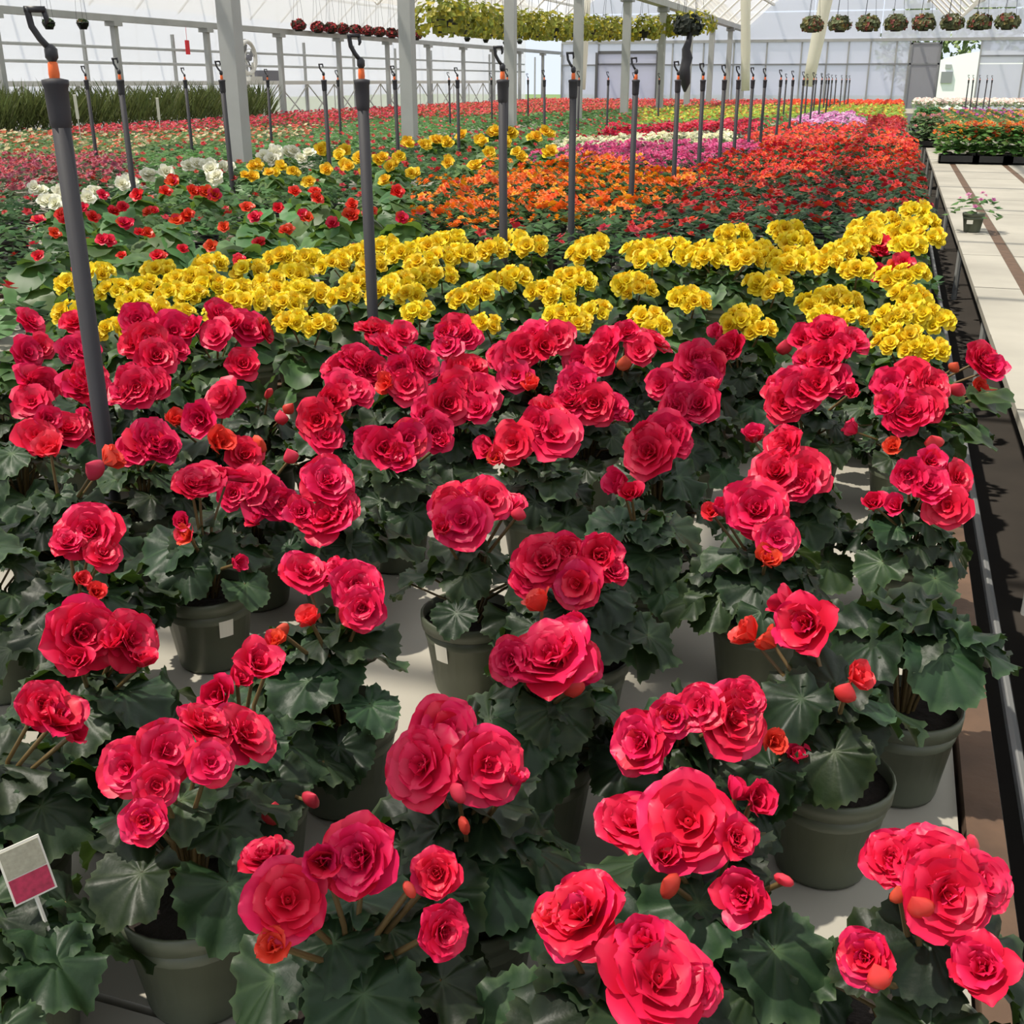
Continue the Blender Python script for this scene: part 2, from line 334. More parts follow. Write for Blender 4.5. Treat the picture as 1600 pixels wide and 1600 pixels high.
def petal_geo(rg, L, Wd, cup, curl, wave, nu=4, nv=4):
    vs = []; cs = []; fs = []; ph = rg.uniform(0, 6); sk = rg.uniform(-.1, .1); fq = rg.choice((3, 5, 6))
    for i in range(nv + 1):
        t = math.sin(PI / 2 * i / nv) if nv > 3 else (0, .45, .82, 1)[i]
        hw = .5 * Wd * (.16 + .84 * math.sin(PI / 2 * min(1, t / .58)) if t < .58 else math.sqrt(max(.0, 1 - ((t - .58) / .44) ** 2)) )
        for j in range(nu + 1):
            s = -1 + 2 * j / nu
            y = L * (t - .05 * s * s * t)
            z = cup * t * t * L + curl * s * s * hw * (.4 + t) + wave * L * t * t * math.sin(fq * s + ph) - .35 * L * max(0, t - .72) * (1 if cup < .12 else .2)
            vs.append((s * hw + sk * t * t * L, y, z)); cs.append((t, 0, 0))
    for i in range(nv):
        for j in range(nu):
            a = i * (nu + 1) + j; fs.append((a, a + 1, a + nu + 2, a + nu + 1))
    return vs, fs, cs

def flower_mesh(name, mat, seed, layers, nu=4, nv=4, wave=.05, skip_outer=False):
    """layers: (count, length, width, elevation deg)"""
    rg = random.Random(seed); m = MB(); rot = rg.uniform(0, 6); outers = []
    for li, (n, L, Wd, el) in enumerate(layers):
        rot += 2.4 / n + .7
        for k in range(n):
            az = rot + 2 * PI * k / n + rg.uniform(-.18, .18); e = math.radians(el + rg.uniform(-7, 7)); l2 = L * rg.uniform(.9, 1.08)
            vs, fs, cs = petal_geo(rg, l2, Wd * rg.uniform(.9, 1.1), rg.uniform(.05, .16), rg.uniform(.05, .3), wave, nu, nv)
            off = .02 + .05 * L; lift = .03 * li
            ce, se, ca, sa = math.cos(e), math.sin(e), math.cos(az), math.sin(az); tone = rg.random() * .14
            out = []
            for (x, y, z) in vs:
                yy = off + y * ce - z * se; zz = lift + y * se + z * ce; out.append((x * ca - yy * sa, x * sa + yy * ca, zz))
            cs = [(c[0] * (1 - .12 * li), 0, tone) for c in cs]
            if skip_outer and li == 0: outers.append((out, fs, cs))
            else: m.add(out, fs, cs)
    vs = []; k = 6   # the tight heart
    for (r, z) in ((.05, .0), (.11, .12), (.09, .25), (.02, .30)): vs += [(r * math.cos(2 * PI * q / k), r * math.sin(2 * PI * q / k), z) for q in range(k)]
    m.add(vs, [(i * k + q, i * k + (q + 1) % k, (i + 1) * k + (q + 1) % k, (i + 1) * k + q) for i in range(3) for q in range(k)], [(.1, 0, .1)] * len(vs))
    me = m.mesh(name, mat, True)
    if not skip_outer: return me
    pet = []
    for vs, fs, cs in outers: q = MB(); q.add(vs, fs, cs); pet.append(q.mesh('petal', mat, True))
    return me, pet

def bud_mesh(name, mat, n=10, k=6, seed=0):
    m = MB(); prof = []
    for i in range(k + 1):
        t = i / k; prof.append((max(.002, .62 * math.sin(PI * t ** .85) * (1 - .2 * t)), t * 1.3))
    m.lathe(prof, n); m.v = [(x, y * .55, z + .0) for x, y, z in m.v]; m.c = [(min(1, z), 0, 0) for x, y, z in m.v]
    return m.mesh(name, mat, True)

FULL = [(6, 1.0, 1.12, 8), (6, .88, 1.0, 24), (6, .70, .85, 40), (5, .52, .66, 56), (4, .36, .5, 74)]
OPEN = [(5, 1.0, 1.25, 4), (5, .84, 1.1, 19), (5, .62, .85, 38), (4, .4, .55, 62)]
CUPF = [(5, 1.0, 1.0, 34), (5, .85, .85, 50), (4, .62, .65, 66), (3, .45, .5, 82)]
SIDE = [(4, 1.0, 1.05, 52), (3, .85, .85, 66), (3, .65, .6, 80)]
SMALL = [(5, 1.0, 1.0, 14), (5, .78, .85, 38), (4, .52, .65, 66)]
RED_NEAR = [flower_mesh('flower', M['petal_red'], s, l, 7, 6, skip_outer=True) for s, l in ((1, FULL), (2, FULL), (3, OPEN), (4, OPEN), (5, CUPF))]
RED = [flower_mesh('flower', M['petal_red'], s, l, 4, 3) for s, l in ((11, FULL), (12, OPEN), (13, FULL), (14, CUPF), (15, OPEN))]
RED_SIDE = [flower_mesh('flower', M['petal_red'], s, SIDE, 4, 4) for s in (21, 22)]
CORAL = [flower_mesh('flower', M['petal_coral'], s, SIDE, 4, 4) for s in (23, 24)]
BUD = bud_mesh('bud', M['bud'])
def small_set(key, seeds): return [flower_mesh('flower', M[key], s, SMALL, 3, 3, .07) for s in seeds]
YEL, SCA, WHI, GOL = small_set('petal_yellow', (31, 32, 33, 34)), small_set('petal_scarlet', (41, 42, 43)), small_set('petal_white', (51, 52)), small_set('petal_gold', (61, 62))
LEAF = [leaf_mesh('leaf', M['leaf'], 64, 6, s, U(.09, .19), U(.08, .36), .035) for s in range(101, 111)]
LEAF_MID = [leaf_mesh('leaf', M['leaf_mid'], 22, 2, s) for s in range(121, 126)]
LEAF_BROAD = [leaf_mesh('leaf', M['leaf_broad'], 20, 2, s, .05, .3, .03) for s in range(131, 136)]

def pot_meshes(mat, r0, r1, h, n=28):
    m = MB(); m.lathe([(r0 * .82, .004), (r0 * .97, 0), (r0, .006), (r0 + (r1 - r0) * .8, h * .84), (r1 * .965, h * .84), (r1 * .93, h * .7)], n); m.f.append(tuple(range(n))[::-1]); m.m.append(0)
    body = m.mesh('pot', mat, True)
    m = MB(); m.lathe([(r1 * .955, h * .83), (r1 * 1.0, h * .835), (r1 * 1.02, h * .985), (r1 * .99, h), (r1 * .955, h * .99), (r1 * .93, h * .7)], n); rim = m.mesh('rim', mat, True)
    m = MB(); m.lathe([(.001, h * .9), (r1 * .5, h * .9), (r1 * .945, h * .87)], n); soil = m.mesh('soil', M['soil'], True)
    return body, rim, soil
POT = pot_meshes(M['pot'], .062, .083, .145)
POT_MID = pot_meshes(M['pot'], .062, .083, .145, 14)
m = MB(); m.lathe([(.05, 0), (.07, .12), (.072, .12), (.072, .135), (.06, .13)], 8); POT_FAR = m.mesh('pot', M['pot_black'], True)

def dome_point(base, x, y, rh, rv, zc):
    """where the sight line to (x, y) meets the plant's flowering dome, or passes it closest"""
    o = CAM - np.array([base[0], base[1], BENCH + zc]); d = ray(x, y); s = np.array([1 / rh, 1 / rh, 1 / rv]); o2, d2 = o * s, d * s
    a, b, c = d2 @ d2, o2 @ d2, o2 @ o2 - 1; q = b * b - a * c
    t = (-b - math.sqrt(q)) / a if q > 0 else -b / a
    return CAM + d * t

def stem_tubes(parts, base_z, mesh_name='stem'):
    m = MB()
    for (p, r) in parts:
        mid = (p[0] * .35, p[1] * .35, base_z + (p[2] - base_z) * .62)
        m.tube([(p[0] * .08, p[1] * .08, base_z - .02), mid, p], [r * 1.2, r, r * .8], 4, False)
    return m.mesh(mesh_name, M['stem'], True)

def leaf_ring(n, top, spread, size, low, out_r=(.0, .12), rg=rnd):
    """places for n leaves on a mound: (attach point, normal, direction, size)"""
    res = []; a0 = rg.uniform(0, 6)
    for i in range(n):
        t = (i + .5) / n; az = a0 + i * 2.39996 + rg.uniform(-.25, .25)
        rr = (out_r[0] + (out_r[1] - out_r[0]) * t ** .8) * spread; z = top - (top - low) * t ** 1.25 + rg.uniform(-.015, .015)
        d = (math.cos(az), math.sin(az), .15 - .55 * t + rg.uniform(-.15, .15)); tilt = .18 + .62 * t + rg.uniform(-.2, .2)
        nrm = (math.cos(az) * tilt + rg.uniform(-.2, .2), math.sin(az) * tilt + rg.uniform(-.2, .2), 1.0)
        res.append(((math.cos(az) * rr, math.sin(az) * rr, z), nrm, d, size * rg.uniform(.75, 1.2)))
    return res

# ------------------------------------------------------------------ the near red begonias
# (label, ground spot of the pot in the photograph or None, blooms: x, y, radius, form); f open bloom, s half-open, c coral half-open, b bud
RB = [
 ('red begonia with five big blooms spilling over the front edge beside grey pot', None, [(450,1405,66,'f'),(560,1340,66,'f'),(412,1335,42,'f'),(505,1345,48,'s'),(428,1475,40,'c'),(695,1455,46,'f'),(682,1365,40,'f'),(640,1390,22,'b')]),
 ('red begonia in grey-green pot with an arching row of blooms at lower left', (318,1545), [(195,1200,46,'f'),(262,1172,52,'f'),(322,1128,48,'f'),(388,1140,56,'f'),(330,1190,38,'f'),(226,1282,38,'f'),(245,1228,36,'f')]),
 ('red begonia with three large round blooms in the middle of the front', None, [(655,1195,66,'f'),(765,1195,62,'f'),(700,1140,58,'f'),(805,1215,30,'s'),(715,1240,26,'b'),(725,1290,22,'b')]),
 ('red begonia with one wide flat bloom above a large pale-edged leaf', None, [(905,1425,76,'f'),(1005,1465,50,'s'),(1030,1525,92,'f'),(860,1430,36,'c'),(1090,1545,40,'f')]),
 ('red begonia with a dense ball of blooms in front of the sunlit pot', None, [(1075,1282,78,'f'),(985,1280,56,'f'),(1040,1335,42,'s'),(1162,1400,54,'f'),(1048,1385,32,'b'),(1225,1375,24,'b'),(1150,1310,40,'f'),(1185,1248,46,'s'),(1155,1235,36,'s')]),
 ('red begonia with a curved spray of blooms ending in bright sunlit petals', (1060,1345), [(1000,1160,54,'f'),(1150,1125,60,'f'),(1092,1102,40,'f'),(1165,1090,36,'f'),(1210,1160,30,'c'),(1245,1180,30,'s'),(1050,1120,34,'f')]),
 ('red begonia in the lower right corner with a big rounded bloom group', None, [(1392,1340,48,'f'),(1450,1345,66,'f'),(1485,1400,72,'f'),(1540,1375,48,'f'),(1440,1420,32,'b'),(1535,1510,62,'f'),(1350,1495,46,'f'),(1375,1530,30,'b'),(1520,1320,24,'b'),(1405,1400,24,'b')]),
 ('red begonia with one cupped rosette facing out above leggy stems mid-front', (870,1310), [(860,1020,72,'f'),(797,1030,38,'f'),(905,1030,44,'f'),(895,975,34,'s'),(840,940,36,'c'),(895,1075,28,'b')]),
 ('red begonia with four rosettes right behind the leggy one', (900,1140), [(850,875,50,'f'),(885,860,30,'f'),(937,868,46,'f'),(900,912,42,'f'),(960,890,26,'f'),(825,905,30,'f')]),
 ('red begonia in sunlit green pot with bright blooms above broad leaves', (1280,1345), [(1165,990,38,'c'),(1258,975,60,'f'),(1222,940,38,'s'),(1200,1000,34,'c'),(1340,1055,36,'c'),(1320,1085,26,'b')]),
 ('leafy begonia without blooms in green pot by the wooden bench rail', (1430,1232), []),
 ('red begonia with one ruffled bloom cut off at the left picture edge', (30,1450), [(90,1120,52,'f'),(65,1100,40,'f'),(115,1145,34,'s')]),
 ('begonia without open blooms behind a white-edged care tag at lower left', (40,1640), []),
 ('red begonia with two big side-by-side blooms at the left', (175,1290), [(130,990,60,'f'),(210,998,48,'f'),(180,1000,36,'s'),(120,1030,34,'s'),(225,1030,30,'s')]),
 ('red begonia with a single round bloom over small buds at far left', (150,1120), [(140,830,50,'f'),(162,862,30,'f'),(105,845,28,'f'),(128,905,22,'c'),(150,925,22,'c')]),
 ('red begonia with few blooms in lit pot bearing a white sticker', (335,1028), [(290,835,26,'c'),(285,815,22,'s'),(372,880,24,'s'),(310,745,42,'f'),(358,738,42,'f'),(300,755,30,'f')]),
 ('red begonia in dark pot with side-facing blooms along its edge', (540,1245), [(478,890,40,'f'),(522,890,24,'f'),(558,915,44,'f'),(566,950,38,'f'),(482,965,32,'c'),(440,988,24,'b')]),
 ('red begonia with slanting blooms above the arching row', (430,1340), [(402,1035,46,'f'),(340,1085,44,'s'),(430,1000,28,'c'),(375,1060,30,'s'),(428,1275,28,'b'),(485,1250,24,'b')]),
 ('red begonia in dark green pot with a wavy leaf rim, centre of the red block', (735,1068), [(722,812,46,'f'),(765,778,40,'f'),(702,790,38,'f'),(745,765,36,'f'),(795,785,28,'f'),(690,825,28,'s'),(810,805,18,'b')]),
 ('red begonia with a lone starry bloom right of centre', (990,1010), [(965,755,36,'s'),(985,770,28,'s')]),
 ('red begonia topped by three upright rosettes right of centre', None, [(1012,705,46,'f'),(1042,676,38,'f'),(1005,675,30,'s'),(1060,690,28,'f')]),
 ('red begonia with a zigzag of blooms and half-open buds, right of centre', (1175,1065), [(1182,795,52,'f'),(1215,840,36,'f'),(1130,795,30,'s'),(1200,872,32,'c'),(1160,775,32,'f'),(1112,800,22,'c')]),
 ('red begonia with two joined rosettes left of the dark pot gap', (1230,930), [(1262,735,40,'f'),(1212,735,44,'f'),(1222,695,36,'f'),(1178,680,30,'s'),(1250,755,30,'f')]),
 ('red begonia with loose ring of blooms by the rail, right edge of the block', (1440,975), [(1420,742,34,'f'),(1452,756,34,'f'),(1480,790,38,'f'),(1500,745,30,'f'),(1400,790,26,'s'),(1365,785,28,'s'),(1455,720,28,'f')]),
 ('red begonia with two stacked big blooms left of the centre', (520,960), [(512,750,44,'f'),(508,805,46,'f'),(470,800,30,'f'),(535,790,28,'f')]),
 ('red begonia with a long row of blooms left of the stacked pair', (420,940), [(415,775,40,'f'),(440,785,32,'f'),(385,755,36,'f'),(365,770,28,'f'),(400,810,24,'s'),(455,715,18,'b')]),
 ('begonia with broad pale leaves and a coral bud under the tall grey riser', (120,960), [(175,715,34,'c'),(75,700,36,'c'),(150,735,26,'b')]),
 ('red begonia with one big rosette just right of the tall grey riser', (235,880), [(240,688,44,'f'),(210,700,30,'f'),(262,700,28,'s')]),
 ('red begonia with scattered coral blooms near the rosette beside the riser', (340,850), [(312,655,36,'f'),(345,620,36,'f'),(345,690,34,'c'),(382,710,32,'f'),(275,655,28,'c'),(405,695,24,'b')]),
 ('red begonia left of the tall riser, low blooms at picture edge', (50,860), [(60,680,36,'f'),(105,668,36,'f'),(140,665,34,'f'),(75,655,26,'f')]),
 ('red begonia with a chain of rosettes in the middle of the block', (620,880), [(600,700,40,'f'),(640,685,34,'f'),(680,675,34,'f'),(578,690,28,'f'),(625,715,30,'f'),(665,650,26,'s'),(690,690,22,'s')]),
 ('red begonia with one very large dark rosette in the centre', (840,880), [(868,675,46,'f'),(862,640,38,'f'),(800,690,36,'f'),(762,700,32,'s'),(838,660,30,'f'),(775,715,24,'c')]),
 ('red begonia with dense mixed blooms left of the yellow riser foot', (520,820), [(495,655,36,'f'),(510,680,30,'f'),(540,600,34,'f'),(520,625,32,'f'),(560,610,28,'f')]),
 ('red begonia with paired rosettes behind the centre rosette', (720,800), [(700,630,38,'f'),(750,610,36,'f'),(715,605,34,'f'),(745,635,28,'f'),(665,640,26,'f')]),
 ('red begonia with three blooms behind the very large rosette', (915,790), [(900,600,34,'f'),(928,630,36,'f'),(890,625,32,'f'),(960,635,24,'f'),(975,650,20,'s')]),
 ('red begonia with blooms in a slanted pair right of centre', (1070,790), [(1030,600,26,'f'),(1092,630,36,'f'),(1065,622,28,'f'),(1110,605,26,'s'),(1055,635,26,'f')]),
 ('red begonia with a tall heap of blooms in front of the yellow block', (1255,780), [(1240,600,36,'f'),(1225,630,34,'f'),(1275,600,34,'f'),(1255,615,32,'f'),(1330,612,20,'s'),(1215,610,28,'f')]),
 ('red begonia with eight blooms at the right, below the yellow corner', (1420,800), [(1420,588,32,'f'),(1392,600,32,'f'),(1455,600,32,'f'),(1420,640,38,'f'),(1390,630,32,'f'),(1448,632,32,'f'),(1410,655,28,'f'),(1495,610,20,'b'),(1330,670,24,'s'),(1395,697,22,'c'),(1460,692,22,'b')]),
 ('red begonia leaning over the rail at the right picture edge', (1530,745), [(1538,560,34,'f'),(1550,575,28,'f'),(1530,605,22,'c'),(1490,575,14,'b'),(1545,620,20,'b')]),
 ('shaded leafy begonia without blooms, cut by the left picture edge', (15,1075), []),
 ('red begonia at the left edge, back of the block', (45,690), [(50,500,26,'f'),(45,550,28,'f'),(65,540,22,'f')]),
 ('red begonia at the left edge, second from the back', (60,770), [(65,605,36,'f'),(48,625,32,'f'),(50,585,28,'f'),(85,620,26,'f')]),
 ('red begonia half hidden by the tall riser, back of the block', (130,700), [(115,500,24,'f'),(130,540,28,'f'),(110,545,22,'f')]),
 ('red begonia half hidden by the tall riser, second from the back', (150,770), [(125,600,34,'f'),(140,585,28,'f'),(150,610,28,'f')]),
 ('red begonia with a compact dome of blooms right of the riser, back', (245,705), [(215,500,30,'f'),(245,555,36,'f'),(272,515,32,'f'),(232,530,32,'f'),(275,545,26,'f'),(205,535,26,'f')]),
 ('red begonia with a flat group of blooms right of the riser', (215,770), [(215,605,36,'f'),(190,610,28,'f'),(240,600,28,'f'),(200,590,26,'f')]),
 ('red begonia at the back with blooms touching the yellow heads, left part', (350,690), [(345,490,28,'f'),(388,510,32,'f'),(335,520,28,'f'),(300,515,28,'f'),(360,505,26,'f'),(415,515,22,'f'),(380,568,28,'f')]),
 ('begonia in bud with grey-green leaves behind the scattered coral blooms', (420,790), [(420,615,14,'b'),(440,655,16,'b'),(450,640,14,'b')]),
 ('red begonia with a wide spread of blooms at the foot of the second riser', (570,710), [(595,520,30,'f'),(612,540,32,'f'),(562,560,32,'f'),(545,575,34,'f'),(580,575,30,'f'),(630,520,24,'f'),(575,510,22,'f'),(520,570,28,'f')]),
 ('red begonia with loose blooms between the two back heaps', (640,745), [(635,600,32,'f'),(662,568,32,'f'),(625,575,26,'f'),(650,555,24,'s'),(605,600,26,'c')]),
 ('red begonia with a small tight heap at the back, centre', (715,690), [(710,515,30,'f'),(698,538,26,'f'),(730,525,24,'f'),(695,520,22,'f'),(720,575,30,'f'),(740,570,26,'f')]),
 ('red begonia with long line of blooms under the yellow heads, centre', (840,700), [(832,518,26,'f'),(872,525,30,'f'),(818,545,30,'f'),(850,540,28,'f'),(795,560,28,'f'),(805,585,30,'f'),(780,555,24,'f'),(830,600,22,'c')]),
 ('red begonia with a bright front bloom under the yellow heads, right of centre', (965,705), [(942,535,34,'f'),(1022,530,32,'f'),(980,520,26,'f'),(905,565,30,'f'),(935,560,28,'f'),(1000,545,26,'f'),(975,570,18,'b')]),
 ('red begonia right behind the slanted pair, back of the block', (1090,720), [(1090,560,34,'f'),(1075,585,30,'f'),(1110,570,26,'f'),(1055,590,26,'f'),(1100,590,28,'f')]),
 ('red begonia with two blooms standing among the yellow heads', (1140,700), [(1145,540,30,'f'),(1120,520,22,'s'),(1130,550,22,'f')]),
 ('red begonia with the tallest heap of blooms against the yellow block', (1295,705), [(1292,518,32,'f'),(1258,528,30,'f'),(1335,530,30,'f'),(1290,560,36,'f'),(1302,592,32,'f'),(1265,555,30,'f'),(1315,545,28,'f'),(1270,580,28,'f'),(1225,545,18,'b')]),
]

def base_of(px_, fl):
    if px_ is not None: return at_z(px_[0], px_[1], BENCH)[:2]
    return np.mean([at_z(x, y, BENCH + .30)[:2] for x, y, r, t in fl], axis=0)
bases = [np.array(base_of(p, f)) for _, p, f in RB]
fixed = {i for i, b in enumerate(RB) if b[0].startswith(('leafy', 'red begonia in sunlit', 'red begonia with few', 'red begonia in dark', 'red begonia in grey'))}
for it in range(80):
    for i in range(len(bases)):
        for j in range(i):
            d = bases[i] - bases[j]; l = np.linalg.norm(d) + 1e-6
            if l < .20:
                k = d / l * (.20 - l) * .5
                if i not in fixed: bases[i] += k
                if j not in fixed: bases[j] -= k
    for b in bases:
        b[0] = min(b[0], .105); off_rods(b)

def toward_cam(p):
    d = CAM - np.asarray(p); return d / np.linalg.norm(d)

def put_bloom(root, base, x, y, r, kind, near, rh, rv, zc, stems):
    P = dome_point(base, x, y, rh, rv, zc)
    dist = (P - CAM) @ FW; s = r * dist / FPX
    loc = P - np.array([base[0], base[1], BENCH]); tc = toward_cam(P); out = np.array([loc[0], loc[1], 0]) / max(.08, math.hypot(loc[0], loc[1]))
    n = tc * U(.35, .75) + out * U(.25, .7) + np.array([U(-.45, .45), U(-.45, .45), U(.25, .8)])
    n = n / np.linalg.norm(n); yd = (U(-1, 1), U(-1, 1), U(-1, 1))
    if kind == 'b':
        nn = np.array([U(-.5, .5), U(-.5, .5), U(.2, 1)]) + tc * .4; o = link('bud', BUD, root, frame(loc - nn / np.linalg.norm(nn) * s * .65, nn, tc + np.array([U(-.4, .4), U(-.4, .4), 0]), s * 1.25))
    elif kind in 'sc':
        n = tc * .25 + out * .6 + np.array([U(-.6, .6), U(-.6, .6), .55]); n = n / np.linalg.norm(n)
        o = link('flower', rnd.choice(RED_SIDE if kind == 's' else CORAL), root, frame(loc - n * s * .45, n, yd, s * 1.05))
    else:
        q = frame(loc - n * s * .3, n, yd, (s * 1.02, s * 1.02, s * 1.0))
        if near:
            core, pets = rnd.choice(RED_NEAR); o = link('flower', core, root, q)
            for pm in pets: link('petal', pm, o)
        else: o = link('flower', rnd.choice(RED), root, q)
    stems.append((tuple(loc - n * s * .35), .0035))

CLEAR = [(1228,1235,1345,1380),(1335,1180,1500,1330),(1240,1385,1350,1450),(110,1450,262,1600),(262,1455,345,1600),(612,985,680,1180),(1362,1125,1532,1265),(285,955,372,1050),(682,988,770,1088),(10,1315,100,1412),(1015,1050,1075,1100),(1440,1110,1600,1420)]
def leaf_ok(b, p, d, s):
    d = Vector(d).normalized() * s * .55; q = proj((b[0] + p[0] + d.x, b[1] + p[1] + d.y, BENCH + p[2] + d.z))
    m_ = .22 * s * FPX / max(.5, (np.array([b[0], b[1], BENCH + .2]) - CAM) @ FW)
    return not any(x0 - m_ < q[0] < x1 + m_ and y0 - m_ < q[1] < y1 + m_ for x0, y0, x1, y1 in CLEAR)
for i, (label, pxb, fl) in enumerate(RB):
    b = bases[i]; dist = math.hypot(b[0], b[1]); near = dist < 2.1
    root = empty('potted_red_begonia', (b[0], b[1], BENCH), label, 'potted plant', 'red begonias in the near block')
    root.rotation_euler = (0, 0, 0)
    P3 = POT if dist < 3 else POT_MID
    pot = link('pot', P3[0], root); link('rim', P3[1], pot); link('soil', P3[2], root)
    stems = []; leafy = label.startswith('leafy')
    for (x, y, r, t) in fl: put_bloom(root, b, x, y, r, t, near, .15, .19, .17, stems)
    nl = 19 if near else 18
    top = .255
    if leafy: top = .30
    elif 'care tag' in label: top = .19
    elif fl and near: top = max(.2, min(.27, min(s[0][2] for s in stems) - .0 if len(stems) < 3 else float(np.mean([s[0][2] for s in stems])) - .055))
    low = .155 if near else .12
    for key, (n_, l_) in {'leafy': (13, .215), 'red begonia in sunlit': (15, .165), 'begonia without open': (15, .13), 'red begonia in grey': (12, .16), 'red begonia with few': (12, .16), 'red begonia in dark green': (12, .16), 'red begonia with five': (12, .16), 'red begonia in the lower': (11, .16)}.items():
        if label.startswith(key): nl, low = n_, l_
    for (p, n, d, s) in leaf_ring(nl + (8 if 'leaning' in label else 0), top, (1.9 if 'leaning' in label else 1.05) if not leafy else .9, .078 if leafy else (.061 if near else .061), low):
        if dist < 2.3 and 'care tag' not in label and not leaf_ok(b, p, d, s):
            for t_ in range(6):
                a_ = U(0, 6.28); rr = math.hypot(p[0], p[1]); p2 = (rr * math.cos(a_), rr * math.sin(a_), p[2] + U(0, .03)); d2 = (math.cos(a_), math.sin(a_), d[2] * .6)
                if leaf_ok(b, p2, d2, s): p, d, n = p2, d2, (math.cos(a_) * .5, math.sin(a_) * .5, 1); break
            else: continue
        link('leaf', rnd.choice(LEAF if dist < 3.2 else LEAF_MID), root, frame(p, n, d, s)); stems.append((p, .0028))
    if 'leaning' in label:
        for k in range(11):
            p = (U(.07, .21), U(-.14, .1), U(.13, .25)); link('leaf', rnd.choice(LEAF_MID), root, frame(p, (U(-.1, .5), U(-.5, .1), 1), (1, U(-1, 1), -.3), .062 * U(.8, 1.15))); stems.append((p, .0028))
    link('stem', stem_tubes(stems, .125), root)
    if 'white sticker' in label or 'wavy leaf rim' in label:
        a = math.atan2(-b[1], -b[0]) + (.35 if 'white sticker' in label else -.7); m = MB(); rr = .0765
        vs = []
        for z in (.075, .108):
            for k in range(5): t = a + (k - 2) * .085; q = rr + (.002 if z > .1 else -.0022); vs.append((q * math.cos(t), q * math.sin(t), z))
        m.add(vs, [(k, k + 1, k + 6, k + 5) for k in range(4)]); st = m.obj('sticker', M['sticker'], pot)
    if 'care tag' in label:
        tg = empty('care_tag', (0, 0, 0)); tg.parent = root; q_ = min((.15 + .004 * k for k in range(40)), key=lambda z: abs(proj((b[0] + .05, b[1] + .012, BENCH + z))[1] - 1402)); tg.location = (.05, .012, q_); tg.scale = (.72, .72, .72)
        tg.rotation_euler = (-.3, -.1, math.atan2(b[1], b[0]) - PI / 2 + .12)
        m = MB()
        for a, c in (((-.03, -.001, 0), (.03, .001, .085)),): m.box(a, c)
        m.tube([(0, .0015, -(q_ - .12) / .72), (0, .0015, .02)], .003, 4); m.obj('tag_card', M['sticker'], tg)
        m = MB(); m.box((-.027, -.0022, .003), (.027, -.0008, .038)); m.obj('tag_picture', M['tag_pink'], tg)
        m = MB(); m.box((-.027, -.0022, .04), (.027, -.0008, .081)); m.obj('tag_text', M['tag_grey'], tg)

# ------------------------------------------------------------------ plants given by their flower heads: yellow block, and the broad-leaved begonias behind it
YH = [(115,440),(150,425),(180,450),(110,485),(178,512),(250,420),(285,435),(240,480),(280,490),(330,410),(310,430),(300,460),(345,485),(390,420),(370,450),(420,440),(365,470),(440,400),(480,402),(460,425),(522,410),
 (545,400),(420,458),(470,450),(450,472),(490,458),(540,460),(500,505),(455,500),(560,440),(600,455),(622,440),(640,458),(655,485),(600,385),(630,395),(670,385),(702,375),(690,400),(660,410),(690,430),(722,395),(650,432),
 (560,395),(582,412),(800,375),(830,385),(770,388),(805,430),(750,452),(725,465),(780,440),(850,450),(870,460),(892,430),(905,440),(880,490),(900,505),(930,485),(760,505),(925,382),(915,395),(985,440),(1000,450),
 (1000,390),(1020,402),(1050,385),(1010,495),(1022,508),(1070,460),(1085,470),(1110,390),(1100,402),(1145,365),(1140,390),(1080,395),(1190,440),(1212,450),(1165,490),(1187,512),(1155,500),(1230,358),(1243,375),
 (1215,400),(1232,412),(1252,400),(1310,395),(1332,385),(1290,410),(1300,460),(1322,470),(1330,495),(1272,470),(1355,355),(1380,345),(1350,368),(1430,328),(1442,350),(1412,360),(1450,372),(1422,382),(1398,432),
 (1425,425),(1420,458),(1432,472),(1400,490),(1442,490),(1462,500),(1415,522),(1432,540),(1392,535),(1455,545),(1380,505),(1180,390),(1165,405),(1340,420),(210,470),(270,455),(225,445),(330,445),(395,470),(1290,490)]

def group_heads(heads, h, rad):
    """heads that stand within one plant's spread form one plant"""
    pts = [at_z(x, y, BENCH + h)[:2] for x, y in heads]; left = list(range(len(pts))); out = []
    left.sort(key=lambda i: pts[i][1])
    while left:
        i = left[0]; mem = [i]
        for j in left[1:]:
            c = np.mean([pts[k] for k in mem], axis=0)
            if np.linalg.norm(pts[j] - c) < rad and len(mem) < 4: mem.append(j)
        left = [j for j in left if j not in mem]; out.append((np.mean([pts[k] for k in mem], axis=0), mem))
    return out
def spread_out(B, dmin, taken=()):
    for it in range(60):
        for i in range(len(B)):
            for j in range(i):
                d = B[i] - B[j]; l = np.linalg.norm(d) + 1e-6
                if l < dmin: k = d / l * (dmin - l) * .5; B[i] += k; B[j] -= k
            for t in taken:
                d = B[i] - t; l = np.linalg.norm(d) + 1e-6
                if l < dmin: B[i] += d / l * (dmin - l)
            B[i][0] = min(B[i][0], .1); off_rods(B[i])
def row_labels(B, row_w, order_left):
    """(row, place in the row) for each plant, rows counted from the front"""
    y0 = min(b[1] for b in B); rows = {}
    for i, b in enumerate(B): rows.setdefault(int((b[1] - y0) / row_w), []).append(i)
    out = {}
    for ri, r in enumerate(sorted(rows)):
        for ci, i in enumerate(sorted(rows[r], key=lambda k: B[k][0] * (1 if order_left else -1))): out[i] = (ri, ci)
    return out

G = group_heads(YH, .33, .17); YB = [g[0].copy() for g in G]
